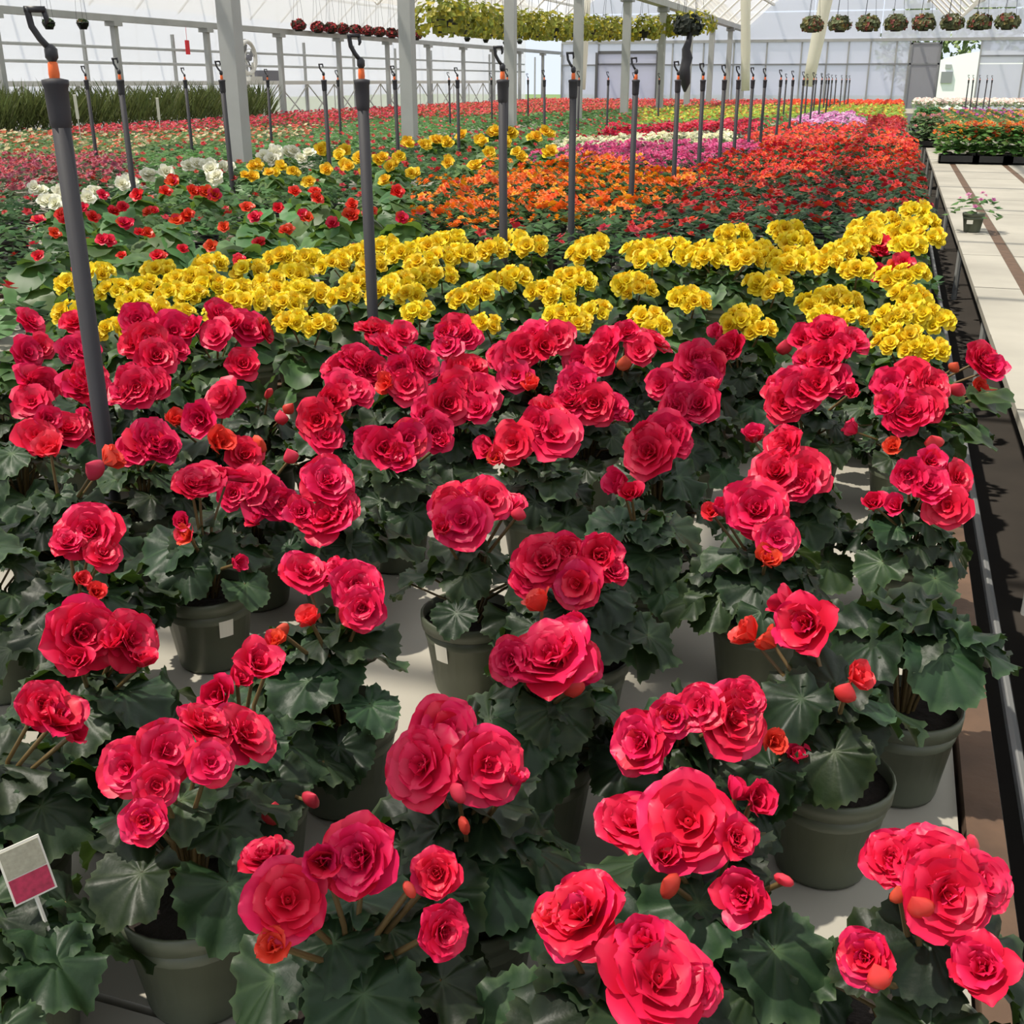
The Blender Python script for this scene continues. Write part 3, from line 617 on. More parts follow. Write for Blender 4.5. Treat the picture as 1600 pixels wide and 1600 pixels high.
# leafy fillers between the heads so that the block has no bare boards
spread_out(YB, .21, bases); RL = row_labels(YB, .36, False)
for i, (c, mem) in enumerate(G):
    b = YB[i]; root = empty('potted_yellow_begonia', (b[0], b[1], BENCH), f'yellow begonia, {ORD[RL[i][1]]} from the aisle in the {ORD[RL[i][0]]} row of the yellow block', 'potted plant', 'yellow begonias in the middle block')
    pot = link('pot', POT_MID[0], root); link('rim', POT_MID[1], pot); link('soil', POT_MID[2], root); stems = []
    for k in mem:
        P = dome_point(b, *YH[k], .15, .19, .17); hx = P - np.array([b[0], b[1], BENCH]); dist = (P - CAM) @ FW; hr = min(.07, 23 * dist / FPX)
        tc = toward_cam(P)
        for q in range(8):
            a = q * 2.4 + U(-.3, .3); el = .25 + .75 * (q / 8); v = np.array([math.cos(a) * math.sqrt(1 - (1 - el) ** 2) * .9, math.sin(a) * math.sqrt(1 - (1 - el) ** 2) * .9, 1.0 - el * .95])
            v = v + tc * .25; p = hx + v * hr * np.array([1, 1, .8]) - np.array([0, 0, hr * .35]); n = v + tc * .35 + np.array([U(-.2, .2), U(-.2, .2), .25])
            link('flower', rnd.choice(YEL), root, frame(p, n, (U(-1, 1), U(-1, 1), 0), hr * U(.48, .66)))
        stems.append((tuple(hx - np.array([0, 0, hr * .5])), .004))
    for (p, n, d, s) in leaf_ring(17, .27, 1.05, .066, .13): link('leaf', rnd.choice(LEAF_MID), root, frame(p, n, d, s))
    link('stem', stem_tubes(stems, .125), root)
used = bases + YB
# red blooms standing among the yellow heads
for lab, pb, fl in (('scarlet begonia pot between yellow heads near the aisle, upper one', (1375, 470), [(1375,380,13), (1365,390,11), (1380,392,10)]), ('scarlet begonia pot between yellow heads near the aisle, lower one', (1395, 510), [(1412,412,15), (1400,420,13), (1372,428,14)])):
    b = at_z(*pb, BENCH)[:2]; root = empty('potted_scarlet_begonia', (b[0], b[1], BENCH), lab, 'potted plant'); link('pot', POT_MID[0], root); link('soil', POT_MID[2], root)
    for x, y, r in fl:
        P = dome_point(b, x, y, .13, .2, .17); link('flower', rnd.choice(SCA), root, frame(P - np.array([b[0], b[1], BENCH]), toward_cam(P) + np.array([0, 0, .6]), (U(-1, 1), U(-1, 1), 0), r * 1.3 * ((P - CAM) @ FW) / FPX))
    for (p, n, d, s) in leaf_ring(14, .26, 1., .06, .13): link('leaf', rnd.choice(LEAF_MID), root, frame(p, n, d, s))
    used.append(b)

TUB = {
 'red': (SCA, 11.5, [(160,305),(190,325),(215,305),(270,285),(258,300),(310,300),(335,305),(290,340),(275,345),(200,350),(145,340),(95,335),(60,345),(385,325),(435,325),(450,360),(405,380),(400,340),(460,300),(495,310),(550,320),
   (545,335),(620,300),(628,345),(285,390),(375,410),(322,300),(175,330),(130,325),(102,345),(493,300),(240,330),(350,355),(480,340),(520,350),(230,365),(330,385),(160,375),(85,365),(580,330),(60,400),(120,420),(190,400),(250,400)]),
 'white': (WHI, 13, [(70,315),(92,322),(65,300),(130,315),(190,290),(205,285),(230,275),(260,270),(295,260),(330,270),(320,260),(360,262),(335,280),(410,250),(425,250),(450,240),(470,248),(430,243),(100,305),(150,300)]),
 'golden yellow': (GOL, 11, [(395,260),(420,270),(395,277),(460,270),(500,235),(540,235),(560,250),(545,260),(590,250),(610,260),(625,245),(530,242),(570,270),(680,220),(700,225),(720,215),(750,220),(770,207),(740,260),(800,210),(830,215),
   (860,210),(790,225),(815,245),(855,240),(640,225),(660,227),(510,265),(600,285),(650,270),(700,255),(760,240),(480,285),(440,262)]),
}
for key, (meshes, rp, heads) in TUB.items():
    G = group_heads(heads, .36, .36 if key == 'red' else .5); TB = [g[0].copy() for g in G]; spread_out(TB, .25, used); RL = row_labels(TB, .9, True)
    for i, (c, mem) in enumerate(G):
        b = TB[i]; nm = key.replace('golden ', ''); root = empty(f'potted_{nm}_tuberous_begonia', (b[0], b[1], BENCH), f'{key} broad-leaved begonia behind the yellow block, {ORD[RL[i][1]]} from left, {ORD[RL[i][0]]} row', 'potted plant', f'{key} broad-leaved begonias')
        link('pot', POT_MID[0], root); link('soil', POT_MID[2], root)
        for k in mem:
            P = dome_point(b, *heads[k], .2, .2, .2); sz = rp * ((P - CAM) @ FW) / FPX; loc = P - np.array([b[0], b[1], BENCH])
            for q in range(2 if key != 'red' else 1 + (k % 2)):
                v = np.array([U(-1, 1), U(-1, 1), U(-.3, .6)]) * sz * (.9 if q else 0); link('flower', rnd.choice(meshes), root, frame(loc + v, toward_cam(P) + np.array([U(-.5, .5), U(-.5, .5), .7]), (U(-1, 1), U(-1, 1), 0), sz * U(.8, 1.1)))
        for (p, n, d, s) in leaf_ring(17, .33, 1.45, .095, .14): link('leaf', rnd.choice(LEAF_BROAD), root, frame(p, n, d, s))
    used += TB

# ------------------------------------------------------------------ bedding plants beyond: every patch has its colours; the near 300 stand singly, the rest are beds
def rgb(*c): return c
ZONES = [  # name, outline in the photograph at canopy level, leaf colour, blossom colours, blossom count, single plants?
 ('orange', 'orange flowering begonia', [(640,345),(650,305),(760,268),(900,252),(1065,262),(1092,290),(1000,325),(900,345),(800,352),(690,352)], (.03,.07,.02), [(.80,.13,.01),(.80,.17,.01),(.84,.34,.01)], 18),
 ('pink', 'pink flowering begonia', [(820,250),(900,232),(1160,222),(1175,240),(1060,264),(900,256)], (.03,.06,.03), [(.62,.07,.22),(.55,.05,.18),(.66,.12,.30)], 26),
 ('cream', 'cream flowering begonia', [(840,240),(880,222),(1160,206),(1172,222),(900,234)], (.05,.10,.03), [(.72,.70,.42),(.75,.74,.55)], 24),
 ('crimson', 'crimson flowering begonia', [(880,222),(980,200),(1160,188),(1205,196),(1160,207)], (.03,.06,.03), [(.62,.02,.07),(.55,.01,.04)], 26),
 ('dark_red', 'leafy dark red begonia', [(930,375),(960,335),(1092,292),(1430,262),(1440,320),(1340,345),(1150,362)], (.022,.05,.022), [(.38,.008,.012),(.50,.02,.012)], 6),
 ('red', 'bright red flowering begonia', [(1065,290),(1160,225),(1215,190),(1260,195),(1345,195),(1430,215),(1432,265),(1092,296)], (.025,.055,.022), [(.70,.025,.018),(.76,.09,.02),(.55,.012,.018)], 14),
 ('violet', 'lilac and pink bedding plant', [(1235,200),(1250,178),(1340,178),(1345,196)], (.05,.09,.04), [(.62,.25,.50),(.7,.4,.62),(.5,.1,.35)], 26),
 ('deep_red', 'deep red bedding plant', [(1345,197),(1350,182),(1420,186),(1432,216)], (.03,.05,.02), [(.42,.008,.012)], 26),
 ('lime', 'lime green bedding plant', [(990,192),(1000,168),(1240,164),(1425,163),(1425,186),(1340,180),(1235,180)], (.17,.25,.04), [(.55,.5,.05),(.5,.16,.03)], 5),
 ('scarlet', 'orange-red bedding plant', [(1235,165),(1235,144),(1412,143),(1422,163)], (.03,.05,.02), [(.74,.06,.01)], 40),
 ('coral', 'coral red bedding plant', [(640,185),(655,150),(790,143),(1245,144),(1235,164),(1000,170),(800,178)], (.05,.09,.03), [(.66,.06,.05),(.55,.02,.04),(.5,.1,.06)], 11),
 ('far_white', 'white bedding plant', [(1325,143),(1330,128),(1600,128),(1600,146)], (.1,.14,.07), [(.8,.78,.7),(.78,.55,.5)], 34),
 ('tall_grass', 'tall olive grassy plant', [(-200,215),(-200,165),(420,158),(420,182),(250,192)], (.055,.07,.022), [], 0),
 ('geranium', 'red geranium', [(90,212),(110,190),(260,182),(500,165),(650,150),(640,180),(480,198)], (.05,.09,.03), [(.50,.02,.04),(.46,.03,.05)], 12),
 ('mauve', 'mauve-red bedding plant', [(-200,300),(-200,245),(200,245),(190,275),(60,300)], (.06,.07,.035), [(.36,.06,.10),(.42,.05,.06)], 14),
 ('mixed', 'sparse coral bedding plant', [(-200,246),(-200,212),(500,196),(480,215),(230,228),(200,246)], (.07,.12,.04), [(.55,.12,.06),(.6,.5,.3)], 5),
 ('seedling', 'plain green seedling', [(190,290),(200,240),(480,210),(640,180),(1000,170),(990,200),(880,222),(640,225),(480,240),(330,265)], (.06,.13,.04), [(.5,.05,.04)], 1),
 ('foliage', 'plain green begonia', [(-2000,700),(-2000,200),(3000,200),(3000,700)], (.035,.075,.025), [(.5,.02,.02)], 1),
]
def inside(x, y, poly):
    c = False; n = len(poly)
    for i in range(n):
        (x0, y0), (x1, y1) = poly[i], poly[i - 1]
        if (y0 > y) != (y1 > y) and x < (x1 - x0) * (y - y0) / (y1 - y0) + x0: c = not c
    return c
MID = {}
def zone_mats(z):
    if z[0] in MID: return MID[z[0]]
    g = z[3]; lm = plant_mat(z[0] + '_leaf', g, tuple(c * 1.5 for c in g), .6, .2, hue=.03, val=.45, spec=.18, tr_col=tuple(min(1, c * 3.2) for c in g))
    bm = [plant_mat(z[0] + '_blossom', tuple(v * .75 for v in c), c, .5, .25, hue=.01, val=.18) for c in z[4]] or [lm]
    MID[z[0]] = (lm, bm); return MID[z[0]]
def clump(rg, foli, blos, org, nl, nb, rad, h, ls, bs, ncol, fine, tall=False):
    """one plant's leaves and blossoms added to two collectors"""
    for i in range(nl):
        t = (i + .5) / nl; az = i * 2.4 + rg.uniform(-.4, .4); rr = rad * math.sqrt(t) * rg.uniform(.8, 1.05); z = h * (1 - .75 * t ** 2.2) * rg.uniform(.8, 1.0) + .1
        if tall: z = rg.uniform(.15, h)
        p = Vector((org[0] + rr * math.cos(az), org[1] + rr * math.sin(az), org[2] + z)); s = ls * rg.uniform(.7, 1.2)
        d = Vector((math.cos(az), math.sin(az), rg.uniform(-.6, .3) + (1.6 if tall else 0))).normalized(); n = Vector((math.cos(az) * t + rg.uniform(-.4, .4), math.sin(az) * t + rg.uniform(-.4, .4), 1)).normalized(); x = d.cross(n).normalized(); w = .55 if not tall else .025
        tone = rg.random()
        if fine:
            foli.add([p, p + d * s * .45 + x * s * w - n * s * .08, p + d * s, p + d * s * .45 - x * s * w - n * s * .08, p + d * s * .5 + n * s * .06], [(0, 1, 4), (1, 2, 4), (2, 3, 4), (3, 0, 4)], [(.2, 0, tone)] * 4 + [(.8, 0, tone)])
        else: foli.add([p, p + d * s * .5 + x * s * w, p + d * s, p + d * s * .5 - x * s * w], [(0, 1, 2, 3)], [(.5, 0, tone)] * 4)
    for i in range(nb):
        t = (i + .5) / nb; az = i * 2.4 + rg.uniform(-.5, .5); rr = rad * .95 * math.sqrt(t); z = h * (1 - .5 * t ** 2) + .115 + rg.uniform(-.02, .02)
        p = Vector((org[0] + rr * math.cos(az), org[1] + rr * math.sin(az), org[2] + z)); s = bs * rg.uniform(.7, 1.2)
        n = Vector((math.cos(az) * t * .8 + rg.uniform(-.4, .4), math.sin(az) * t * .8 - .35 + rg.uniform(-.4, .4), 1)).normalized(); a = n.orthogonal().normalized(); b = n.cross(a); k = 5; mi = rg.randrange(ncol); tone = rg.random(); ph = rg.uniform(0, 6)
        if fine:
            vs = [p + n * s * .1]; cs = [(.2, 0, tone)]; fs = []
            for q in range(k * 2):
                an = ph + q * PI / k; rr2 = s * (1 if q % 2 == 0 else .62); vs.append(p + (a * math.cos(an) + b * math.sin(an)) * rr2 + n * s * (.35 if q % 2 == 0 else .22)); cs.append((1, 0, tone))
            fs = [(0, 1 + q, 1 + (q + 1) % (2 * k)) for q in range(2 * k)]
            vs.append(p + n * s * .25); cs.append((.2, 0, tone)); o = len(vs) - 1
            for q in range(4):
                an = ph + .5 + q * PI / 2; vs.append(p + (a * math.cos(an) + b * math.sin(an)) * s * .5 + n * s * .62); cs.append((1, 0, tone))
            fs += [(o, o + 1 + q, o + 1 + (q + 1) % 4) for q in range(4)]
            blos.add(vs, fs, cs, mi)
        else:
            vs = [p]; 
            for q in range(4): an = ph + q * PI / 2; vs.append(p + (a * math.cos(an) + b * math.sin(an)) * s + n * s * .4)
            blos.add(vs, [(0, 1 + q, 1 + (q + 1) % 4) for q in range(4)], [(.3, 0, tone)] + [(1, 0, tone)] * 4, mi)

VAR = {}
def variants(z):
    if z[0] not in VAR:
        rg = random.Random(hash(z[0]) % 1000 if False else sum(map(ord, z[0]))); L = []
        lm, bm = zone_mats(z)
        for v in range(4):
            f, b = MB(), MB(); clump(rg, f, b, (0, 0, 0), 46, z[5], .155, .20, .055, .030 if z[5] > 8 else .034, len(bm), True, z[0] == 'tall_grass')
            L.append((f.mesh('foliage', lm, False), b.mesh('blossoms', bm, False) if z[5] else None))
        VAR[z[0]] = L
    return VAR[z[0]]
grid = []
for (x0, x1) in ((-13.5, -9.9), (-9.5, -6.5), (-6.0, -4.25), (-4.05, -2.05), (-1.8, .12)):
    y = 2.6 if x1 < -2 else 4.2
    while y < 46:
        s = .27 if y < 16 else .34; n = int((x1 - x0) / s); off = rnd.random() * .1
        for k in range(n + 1):
            x = min(x1, x0 + off + k * s + U(-.03, .03)); yy = y + U(-.04, .04); q = proj((x, yy, BENCH + .28))
            if -60 < q[0] < 1660 and q[1] < (460 if y > 4.2 else 640) and (y > 4.2 or q[0] < 120): grid.append((x, yy, q))
        y += s
near_used = np.array(used); singles = []; beds = {}
for (x, y, q) in grid:
    if np.min(np.hypot(near_used[:, 0] - x, near_used[:, 1] - y)) < (.30 if y < 9 else .22): continue
    if any(math.hypot(x - ROD_X, y - yy) < .12 for yy in ry): continue
    if any(abs(y - cy) < .3 and abs(x - COL_X) < .3 for cy in col_y): continue
    z = next((z for z in ZONES if inside(q[0], q[1], z[2])), ZONES[-1])
    if z[0] == 'foliage' and y > 16: z = ZONES[-2]
    beds.setdefault(z[0], []).append((x, y, z))
# right-hand bench
for z0, xr, yr, s in ((('far_white'), (.6, 4.4), (41, 46.5), .33),):
    z = next(z for z in ZONES if z[0] == z0)
    for x in np.arange(xr[0], xr[1], s):
        for y in np.arange(yr[0], yr[1], s): beds.setdefault(z0, []).append((x + U(-.05, .05), y + U(-.05, .05), z))
ZR = [('marigold', 'orange marigold', None, (.06, .13, .03), [(.72, .26, .01), (.68, .14, .01), (.5, .08, .02)], 15), ('green_right', 'green bedding plant', None, (.09, .16, .05), [(.6, .3, .1)], 2), ('purple_right', 'purple and orange bedding plant', None, (.05, .11, .03), [(.4, .06, .3), (.6, .15, .05), (.6, .3, .06)], 5)]
for z, y0, y1 in ((ZR[0], 17.3, 20.3), (ZR[1], 20.4, 25), (ZR[2], 25.3, 33)):
    for x in np.arange(.72 if y0 < 20 else .6, 4.4, .3):
        for y in np.arange(y0, y1, .32): beds.setdefault(z[0], []).append((x + U(-.05, .05), y + U(-.05, .05), z))
allp = sorted((p for k in beds for p in beds[k] if p[2][0] in ('orange', 'pink', 'dark_red', 'red', 'foliage', 'cream', 'crimson')), key=lambda p: math.hypot(p[0], p[1]))
lim = {}; single_set = set()
for p in allp:
    k = p[2][0]; lim[k] = lim.get(k, 0) + 1
    if lim[k] <= {'orange': 90, 'red': 110, 'dark_red': 110, 'pink': 60, 'foliage': 80, 'cream': 40, 'crimson': 40}[k] : single_set.add(id(p))
WHERE = {'orange': 'in the orange patch', 'pink': 'in the pink band', 'dark_red': 'behind the yellow heads', 'red': 'in the big red patch',
         'foliage': 'between the begonia patches', 'cream': 'in the pale band', 'crimson': 'in the crimson band', 'violet': 'beyond the red patch', 'deep_red': 'at the aisle edge beyond the red patch', 'lime': 'in the lime strip beyond the reds',
         'scarlet': 'in the flat orange-red strip near the far end', 'coral': 'in the far coral strip', 'far_white': 'at the far end', 'tall_grass': 'along the bright side wall', 'geranium': 'in a long red row near the side wall', 'mauve': 'at the left behind the white begonias', 'mixed': 'at the left behind the mauve ones',
         'seedling': 'in the green beds left of the columns', 'marigold': 'across the aisle', 'green_right': 'across the aisle behind the marigolds', 'purple_right': 'across the aisle towards the far end'}
for key, pts in beds.items():
    z = pts[0][2]; lm, bm = zone_mats(z); f, b = MB(), MB(); nrest = 0
    sg = [p for p in pts if id(p) in single_set]; rl = row_labels([(p[0], p[1]) for p in sg], .27, False) if sg else {}; RL = {id(p): rl[i] for i, p in enumerate(sg)}
    for p in pts:
        x, y, _ = p
        if id(p) in single_set:
            fm, blm = rnd.choice(variants(z)); o = empty('potted_' + key + '_begonia' if key != 'foliage' else 'potted_green_begonia', (x, y, BENCH), f'{z[1]}, {ORD[RL[id(p)][1]]} from the aisle, {ORD[RL[id(p)][0]]} row {WHERE[key]}', 'potted plant', f'{key} plants {WHERE[key]}')
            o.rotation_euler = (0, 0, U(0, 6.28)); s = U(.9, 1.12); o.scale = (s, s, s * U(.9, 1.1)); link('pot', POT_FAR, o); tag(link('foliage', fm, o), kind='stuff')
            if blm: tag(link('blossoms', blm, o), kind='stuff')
        else:
            nrest += 1; D = math.hypot(x, y); fine = D < 15; tall = key == 'tall_grass'
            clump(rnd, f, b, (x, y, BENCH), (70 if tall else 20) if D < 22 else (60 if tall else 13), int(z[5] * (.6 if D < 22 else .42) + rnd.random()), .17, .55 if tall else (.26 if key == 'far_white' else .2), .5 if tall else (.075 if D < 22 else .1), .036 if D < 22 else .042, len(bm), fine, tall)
    if nrest:
        o = empty('bed_of_' + key + '_plants', (0, 0, 0), f'mass of {z[1]}s {WHERE[key]}', 'flower bed', kind='stuff')
        tag(f.obj('foliage', lm, o), kind='stuff')
        if b.v: tag(b.obj('blossoms', bm, o), kind='stuff')

# trays and the single pot across the aisle
def tray(x, y, w, d, label, z, n):
    o = empty('seedling_tray', (x, y, BENCH), label, 'plant tray', 'black trays of flowers across the aisle'); m = MB()
    for a, c in (((-w, -d, .004), (w, d, .02)), ((-w, -d, .0), (w, -d + .015, .10)), ((-w, d - .015, 0), (w, d, .10)), ((-w, -d, 0), (-w + .015, d, .10)), ((w - .015, -d, 0), (w, d, .10))): m.box(a, c)
    m.obj('tray', M['pot_black'], o)
    for k in range(4):
        m = MB(); m.lathe([(.045, .02), (.058, .12), (.061, .12), (.061, .13), (.052, .125)], 8, org=(-w * .62 + (k % 2) * w * 1.24, -d * .5 + (k // 2) * d, 0)); m.obj('cell_pot', M['pot_black'], o)
    lm, bm = zone_mats(z); f, b = MB(), MB()
    for k in range(4):
        clump(rnd, f, b, (-w * .5 + (k % 2) * w, -d * .5 + (k // 2) * d, .0), 40, 0, .14, .12, .09, .034, len(bm), True)
        clump(rnd, f, b, (-w * .5 + (k % 2) * w, -d * .5 + (k // 2) * d, .03), 60, n, .15, .34, .09, .034, len(bm), True)
    tag(f.obj('foliage', lm, o), kind='stuff')
    if b.v: tag(b.obj('blossoms', bm, o), kind='stuff')
for i, xpx in enumerate((1495, 1545, 1590)):
    g = at_z(xpx, 252, BENCH); tray(g[0], 16.2, .24, .2, ('black tray of orange marigolds nearest the aisle, front one', 'black tray of orange marigolds, second from the aisle', 'black tray of orange marigolds, third from the aisle')[i], ZR[0], 14)
g = at_z(1443, 222, BENCH); tray(g[0], 20.0, .22, .18, 'low black tray of pinkish plants right at the aisle', ('low_pink', '', None, (.07, .11, .05), [(.5, .2, .18)], 8), 8)
g = at_z(1437, 190, BENCH); tray(g[0] + .05, 27.0, .22, .25, 'black tray of tall green plants at the aisle, farther back', ('tall_green', '', None, (.05, .13, .04), [(.1, .2, .05)], 1), 1)
g = at_z(1518, 362, BENCH); o = empty('potted_trailing_plant', g, 'single small pot with trailing stems and pink flowers alone on the white boards', 'potted plant')
pm = pot_meshes(M['pot'], .055, .075, .13, 18); pt = link('pot', pm[0], o); link('rim', pm[1], pt); link('soil', pm[2], o)
f, b = MB(), MB(); lm, bm = zone_mats(('trail', '', None, (.05, .11, .035), [(.6, .25, .4), (.45, .12, .3)], 6)); clump(rnd, f, b, (0, 0, -.03), 40, 9, .17, .16, .06, .024, 2, True)
tag(f.obj('foliage', lm, o), kind='stuff'); tag(b.obj('blossoms', bm, o), kind='stuff')
m = MB(); m.box((-.045, -.0775, .06), (-.005, -.0665, .085)); m.obj('sticker', M['sticker'], pt)
g = at_z(1430, 312, BENCH); m = MB(); m.box((-.025, -.002, 0), (.025, .002, .2)); m.box((-.012, -.002, -.0), (.012, .003, .1)); o = tag(m.obj('plant_marker', M['white_paint']), 'white plant marker at the aisle edge of the red patch', 'plant marker'); o.location = (.15, g[1], BENCH)

# ------------------------------------------------------------------ sprinkler risers
pipe = MB(); pipe.lathe([(.0215, 0), (.0215, .90)], 14, close=True); PIPE = pipe.mesh('pipe', M['pipe'], True)
m = MB(); m.lathe([(.0215, .868), (.0245, .876), (.025, .885), (.0262, .915), (.027, .955), (.030, .962), (.030, .972), (.012, .976)], 14, close=True); COUP = m.mesh('coupler', M['pipe'], True)
m = MB(); m.lathe([(.011, .972), (.0125, .985), (.011, 1.008), (.008, 1.012)], 10, close=True); NOZ = m.mesh('nozzle', M['orange'], True)
m = MB(); m.lathe([(.008, 1.01), (.0145, 1.02), (.0145, 1.038), (.006, 1.048)], 8, close=True); m.tube([(0, 0, 1.035), (-.02, 0, 1.06), (-.034, 0, 1.085), (-.038, 0, 1.115), (-.038, 0, 1.125)], [.008, .008, .008, .008, .009], 6)
m.box((-.045, -.007, 1.114), (0, .007, 1.127)); m.tube([(-.004, 0, 1.122), (.0, 0, 1.098), (-.004, 0, 1.088)], [.007, .006, .003], 6); HOOK = m.mesh('sprinkler_head', M['black'], True)
def riser(x, y, label, group, lean=(0, 0)):
    o = empty('sprinkler_riser', (x, y, BENCH), label, 'sprinkler riser', group); o.rotation_euler = (lean[0], lean[1], U(-.3, .3) + YAW + (.3 if y < 4 else 0))
    k = .84; pm = link('pipe', PIPE, o); pm.scale = (k, k, 1.05)
    for nm, me in (('coupler', COUP), ('nozzle', NOZ), ('sprinkler_head', HOOK)):
        q = link(nm, me, o); q.scale = (k, k, k); q.location = (0, 0, 1.0 - .972 * k)
for i, y in enumerate(ry): riser(ROD_X, y, f'dark grey sprinkler riser, {ORD[i]} of the row through the near begonias' if i else 'tall dark grey sprinkler riser with black hook, biggest and nearest at the left', 'risers in the near bench', (0, 0) if i == 0 else (U(-.008, .008), U(-.008, .008)))
for i, y in enumerate([5.1, 6.4, 7.6, 9.2, 10.7, 12.4, 14.1, 15.8, 17.6, 19.5, 21.5, 24]): riser(-4.66, y, f'thin sprinkler riser, {ORD[i]} from the left in the row by the steel columns', 'risers by the steel columns', (U(-.015, .015), U(-.015, .015)))
for i, y in enumerate([8.3, 9.9, 11.6, 13.4, 15.4, 17.4, 19.8, 22.1, 24.5]): riser(-7.6, y, f'far thin sprinkler riser, {ORD[i]} from the left in the row nearest the side wall', 'risers near the side wall', (U(-.015, .015), U(-.015, .015)))
for i, xp in enumerate((1228, 1262, 1275, 1284, 1290, 1300, 1307, 1316, 1322, 1328)):
    g = at_z(xp, 128, BENCH + 1.0) if False else at_y(xp, 128, 27 + 1.3 * i); riser(min(g[0], .14), 27 + 1.3 * i, f'distant sprinkler riser, {ORD[i]} from the left in the far group', 'distant risers', (U(-.02, .02), U(-.02, .02)))
for i, xp in enumerate((1515, 1523, 1532, 1543, 1552)):
    g = at_y(xp, 118, 35 + i); riser(g[0], 35 + i, f'distant sprinkler riser by the open doorway, {ORD[i]} from the left', 'risers by the open doorway', (U(-.02, .02), U(-.02, .02)))

# ------------------------------------------------------------------ hanging baskets, ducts, fan, things on the ledge
m = MB(); m.lathe([(.09, 0), (.15, .14), (.155, .14), (.155, .16), (.14, .155)], 12); m.f.append(tuple(range(12))[::-1]); m.m.append(0); BASK = m.mesh('basket', M['pot_black'], True)
def basket(x, y, z, top, label, group, leaf, cols, nb, s=1.0, rad=.2, pot_mat=None):
    o = empty('hanging_basket', (x, y, z), label, 'hanging basket', group); o.scale = (s, s, s)
    link('basket', BASK, o); lm, bm = zone_mats(('basket_' + group, '', None, leaf, cols, nb)); f, b = MB(), MB()
    for q in range(150 + nb):
        a, c = U(0, 6.28), U(-.55, 1); e = Vector((math.sqrt(1 - c * c) * math.cos(a), math.sqrt(1 - c * c) * math.sin(a), c)); pz = Vector((e.x * rad, e.y * rad, .14 + e.z * rad * .75)) * U(.8, 1.05); n = (e + Vector((U(-.5, .5), U(-.5, .5), U(-.2, .6)))).normalized(); g = n.orthogonal().normalized(); h = n.cross(g); w = (.05 if q < 150 else .045) * U(.7, 1.2); tn = U(0, 1)
        (f if q < 150 else b).add([pz + g * w, pz + h * w + n * w * .3, pz - g * w, pz - h * w + n * w * .3], [(0, 1, 2, 3)], [(.6, 0, tn)] * 4, 0 if q < 150 else rnd.randrange(len(bm)))
    tag(f.obj('foliage', lm, o), kind='stuff'); tag(b.obj('blossoms', bm, o), kind='stuff')
    m = MB()
    for k in range(3): a = k * 2.1; m.tube([(.15 * math.cos(a), .15 * math.sin(a), .15), (0, 0, (top - z) / s)], .004, 4)
    m.obj('hanger', M['black'], o); return o
RBK = 'red baskets above the side gutter'
for i, (x, y) in enumerate(((467,46),(497,49),(517,50),(536,51),(556,53),(575,54),(593,55),(612,57),(627,58),(650,60))):
    p = at_x(x, y + 3, SIDE_X + .3); basket(p[0], p[1], p[2], 4.2, f'hanging basket of dark red flowers above the side gutter, {ORD[i]} from the left', RBK, (.04, .03, .02), [(.40, .02, .03), (.5, .04, .04)], 150, .95, .17)
for i, (x, y) in enumerate(((77,44),(130,44),(730,64),(759,66),(790,70),(812,68))):
    p = at_x(x, y, SIDE_X + .3); basket(p[0], p[1], p[2] - .02, 4.2, f'dark hanging pot above the side gutter, {("far left", "second from the left", "third from the left", "fourth from the left", "fifth from the left", "sixth from the left")[i]} of the leafless ones', 'dark pots above the side gutter', (.03, .05, .02), [(.2, .1, .02)], 3, .7, .12)
k = 0
for i in range(15):
    t = i / 14; x = 690 + t * 400; y = 52 + 9 * math.sin(min(1, t * 1.5) * PI / 2) + (0 if t < .75 else -(t - .75) * 40); Y = 19 + 13 * min(1, t * 1.4) + U(-.6, .6)
    p = at_y(x, y, Y); basket(p[0], p[1], p[2], p[2] + 1.5, f'hanging basket of yellow-green foliage under the roof, {ORD[i]} from the left', 'yellow-green baskets under the roof', (.16, .17, .03), [(.5, .42, .03), (.4, .36, .04)], 90, 1.3, .38)
for i in range(8):
    x = 1268 + 43.5 * i; p = at_y(x, 51 - .6 * i, 24); basket(p[0], p[1], p[2], p[2] + 1.6, f'hanging basket of reddish foliage at the top right, {ORD[i]} from the left', 'baskets at the top right', (.09, .10, .05), [(.3, .08, .06), (.25, .2, .06)], 70, .95, .22)
p = at_y(1074, 56, 22); db = basket(p[0], p[1], p[2], p[2] + 1.5, 'dark hanging basket beside the column with a dangling dark vine', 'dark basket by the columns', (.02, .025, .02), [(.05, .04, .05)], 6, 1.15, .22)
m = MB(); m.tube([(U(-.03, .03) + .03, U(-.03, .03) - .05, .05 - .125 * i) for i in range(8)], [.04, .05, .07, .09, .08, .1, .08, .02], 7); m.obj('dangling_vine', M['black'], db, True)
for i, (xa, ya, xb, yb, Y, r) in enumerate(((1165, 42, 1165, 142, 33, .13), (1284, 30, 1262, 135, 30, .16), (912, 58, 908, 140, 40, .17))):
    a, b_ = at_y(xa, ya, Y), at_y(xb, yb, Y); a = b_ + (a - b_) * ((GUT2 + .75 - b_[2]) / (a[2] - b_[2])); m = MB(); m.tube([a + (b_ - a) * t for t in np.linspace(0, 1, 6)], [r, r * 1.05, r * .95, r, r * .9, r * .85], 12)
    tag(m.obj('poly_air_duct', M['duct'], None, True), ('straight pale plastic air duct behind the thin posts', 'slanting pale plastic air duct right of the thin posts', 'pale plastic air duct near the end wall corner')[i], 'air duct')
p = at_x(388, 100, -15.1); z0 = 1.63
o = empty('ventilation_fan', (-15.1, p[1], z0), 'white ventilation fan with curved guard on the white ledge', 'fan'); m = MB()
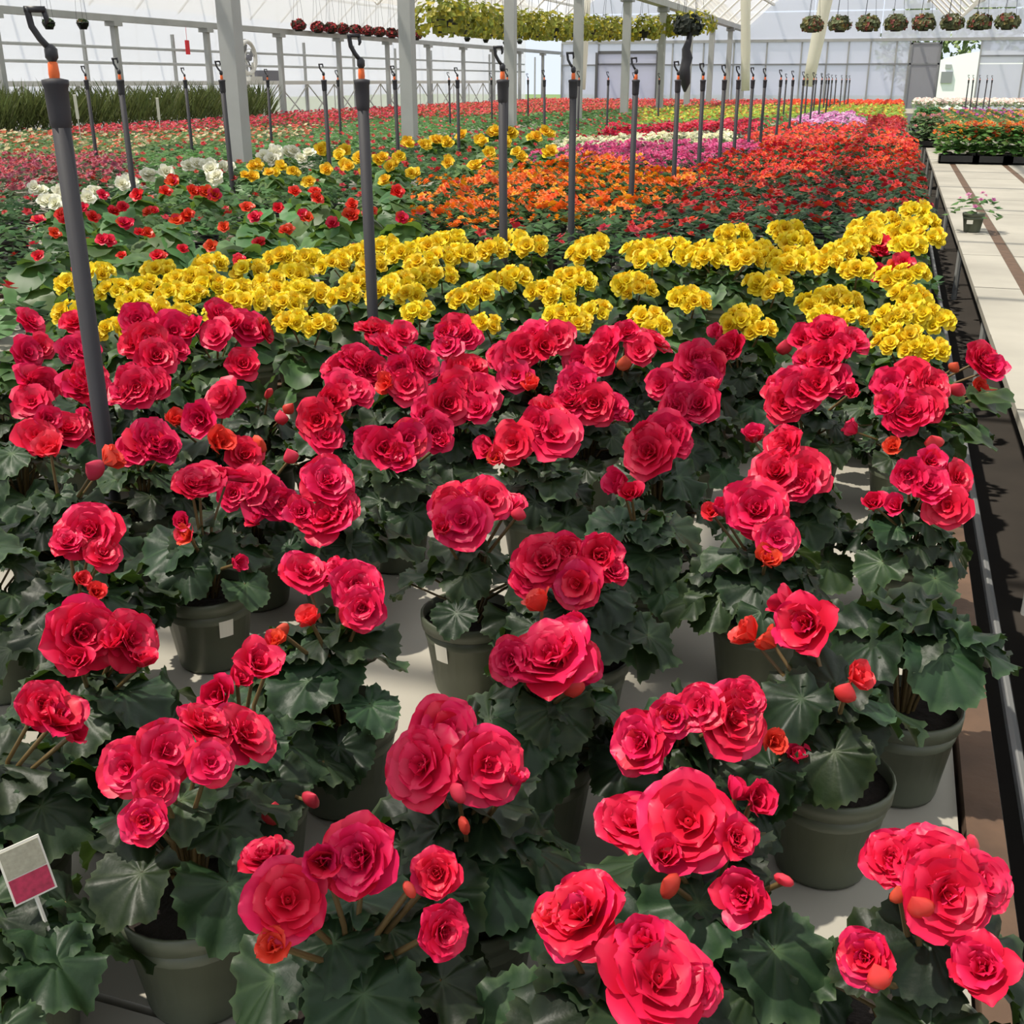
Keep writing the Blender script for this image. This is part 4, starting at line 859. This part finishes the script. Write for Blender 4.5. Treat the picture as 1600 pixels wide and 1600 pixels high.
m.box((-.2, -.28, 0), (.2, .28, .1)); m.tube([(0, -.2, .1), (0, -.2, .42)], .03, 6); m.tube([(0, .2, .1), (0, .2, .42)], .03, 6); m.obj('stand', M['white_paint'], o)
m = MB(); m.tube([(0, .36 * math.cos(a), .52 + .36 * math.sin(a)) for a in np.linspace(0, 2 * PI, 25)], .05, 8, False); m.tube([(.05, .2 * math.cos(a), .52 + .2 * math.sin(a)) for a in np.linspace(0, 2 * PI, 17)], .01, 5, False); m.obj('guard', M['white_paint'], o, True)
for k in range(4):
    a = k * PI / 2 + .4; m = MB(); m.add([(-.03, .05 * math.cos(a), .52 + .05 * math.sin(a)), (.03, .3 * math.cos(a - .3), .52 + .3 * math.sin(a - .3)), (-.03, .32 * math.cos(a + .3), .52 + .32 * math.sin(a + .3)), (0, .0, .52)], [(0, 1, 2), (0, 2, 3)]); m.obj('blade', M['steel_dark'], o)
m = MB(); m.tube([(-.1, 0, .52), (.08, 0, .52)], .07, 10); m.obj('motor', M['grey_box'], o)
p = at_x(415, 120, -15.1); m = MB(); m.box((-.2, -.42, 0), (.2, .42, .16)); m.box((-.18, -.3, .16), (.18, .36, .24)); o = tag(m.obj('storage_box', M['grey_box']), 'grey box lying on the white ledge beside the fan', 'box'); o.location = (-15.1, p[1], 1.632)
p = at_x(293, 74, -15.5); m = MB(); m.box((-.02, -.06, -.15), (.02, .06, .15)); m.tube([(0, 0, .15), (0, 0, .5)], .006, 4); o = tag(m.obj('warning_marker', M['red_plastic']), 'small red marker hanging before the bright side wall', 'marker'); o.location = (-15.5, p[1], p[2])
for i, (x, y) in enumerate(((119, 167), (247, 170))):
    p = at_x(x, y, -10.3); m = MB(); m.box((-.02, -.004, -.16), (.02, .004, .16)); m.tube([(0, 0, -.5), (0, 0, -.15)], .006, 4); o = tag(m.obj('white_plant_label', M['white_paint']), f'slim white plant label standing in the olive grasses, {("left", "right")[i]} one', 'plant label'); o.location = p; o.rotation_euler = (.35, 0, YAW + .3)

# ------------------------------------------------------------------ outside the open door
hx = (door_l + door_r) / 2
o = empty('hoop_house', (hx + 2.4, 66, 0), 'white hoop house seen through the open doorway', 'greenhouse'); m = MB()
prof = [(4.2 * math.cos(a), 1.2 + 1.85 * math.sin(a)) for a in np.linspace(0, PI, 17)]; prof = [(4.2, 0)] + prof + [(-4.2, 0)]
n = len(prof); m.add([(x, 0, z) for x, z in prof] + [(x, 22, z) for x, z in prof], [(i, i + n, i + n + 1, i + 1) for i in range(n - 1)] + [tuple(range(n))[::-1]]); m.obj('cover', M['house_white'], o)
m = MB(); m.box((-2.55, -.08, 1.5), (-2.0, -.01, 2.05)); m.obj('exhaust_vent', M['steel_dark'], o)
m = MB(); m.box((-2.4, -.06, 2.2), (-2.1, -.01, 2.4)); m.obj('vent_cap', M['steel'], o)
for i in range(3):
    x, y = hx - 1.5 + i * 5.2, 97 + U(-1, 1); h = U(7, 9)
    o = empty('tree', (x, y, 0), f'green tree behind the hoop house, {ORD[i]} from the left', 'tree', 'trees outside'); m = MB(); m.tube([(0, 0, 0), (.1, 0, 3), (0, 0, h * .7)], [.25, .2, .1], 8); m.obj('trunk', M['bark'], o)
    f = MB()
    for k in range(700):
        a, c = U(0, 6.28), U(-1, 1); rr = U(.5, 1) ** .5; s = math.sqrt(1 - c * c); pz = Vector((2.6 * rr * s * math.cos(a), 2.6 * rr * s * math.sin(a), h * .55 + h * .45 * rr * c)); e = Vector((U(-1, 1), U(-1, 1), U(-1, 1))).normalized(); g = e.orthogonal().normalized(); w = U(.2, .4)
        f.add([pz, pz + e * w + g * w * .5, pz + e * w * 2, pz + e * w - g * w * .5], [(0, 1, 2, 3)])
    tag(f.obj('crown', M['tree_leaf'], o), kind='stuff')
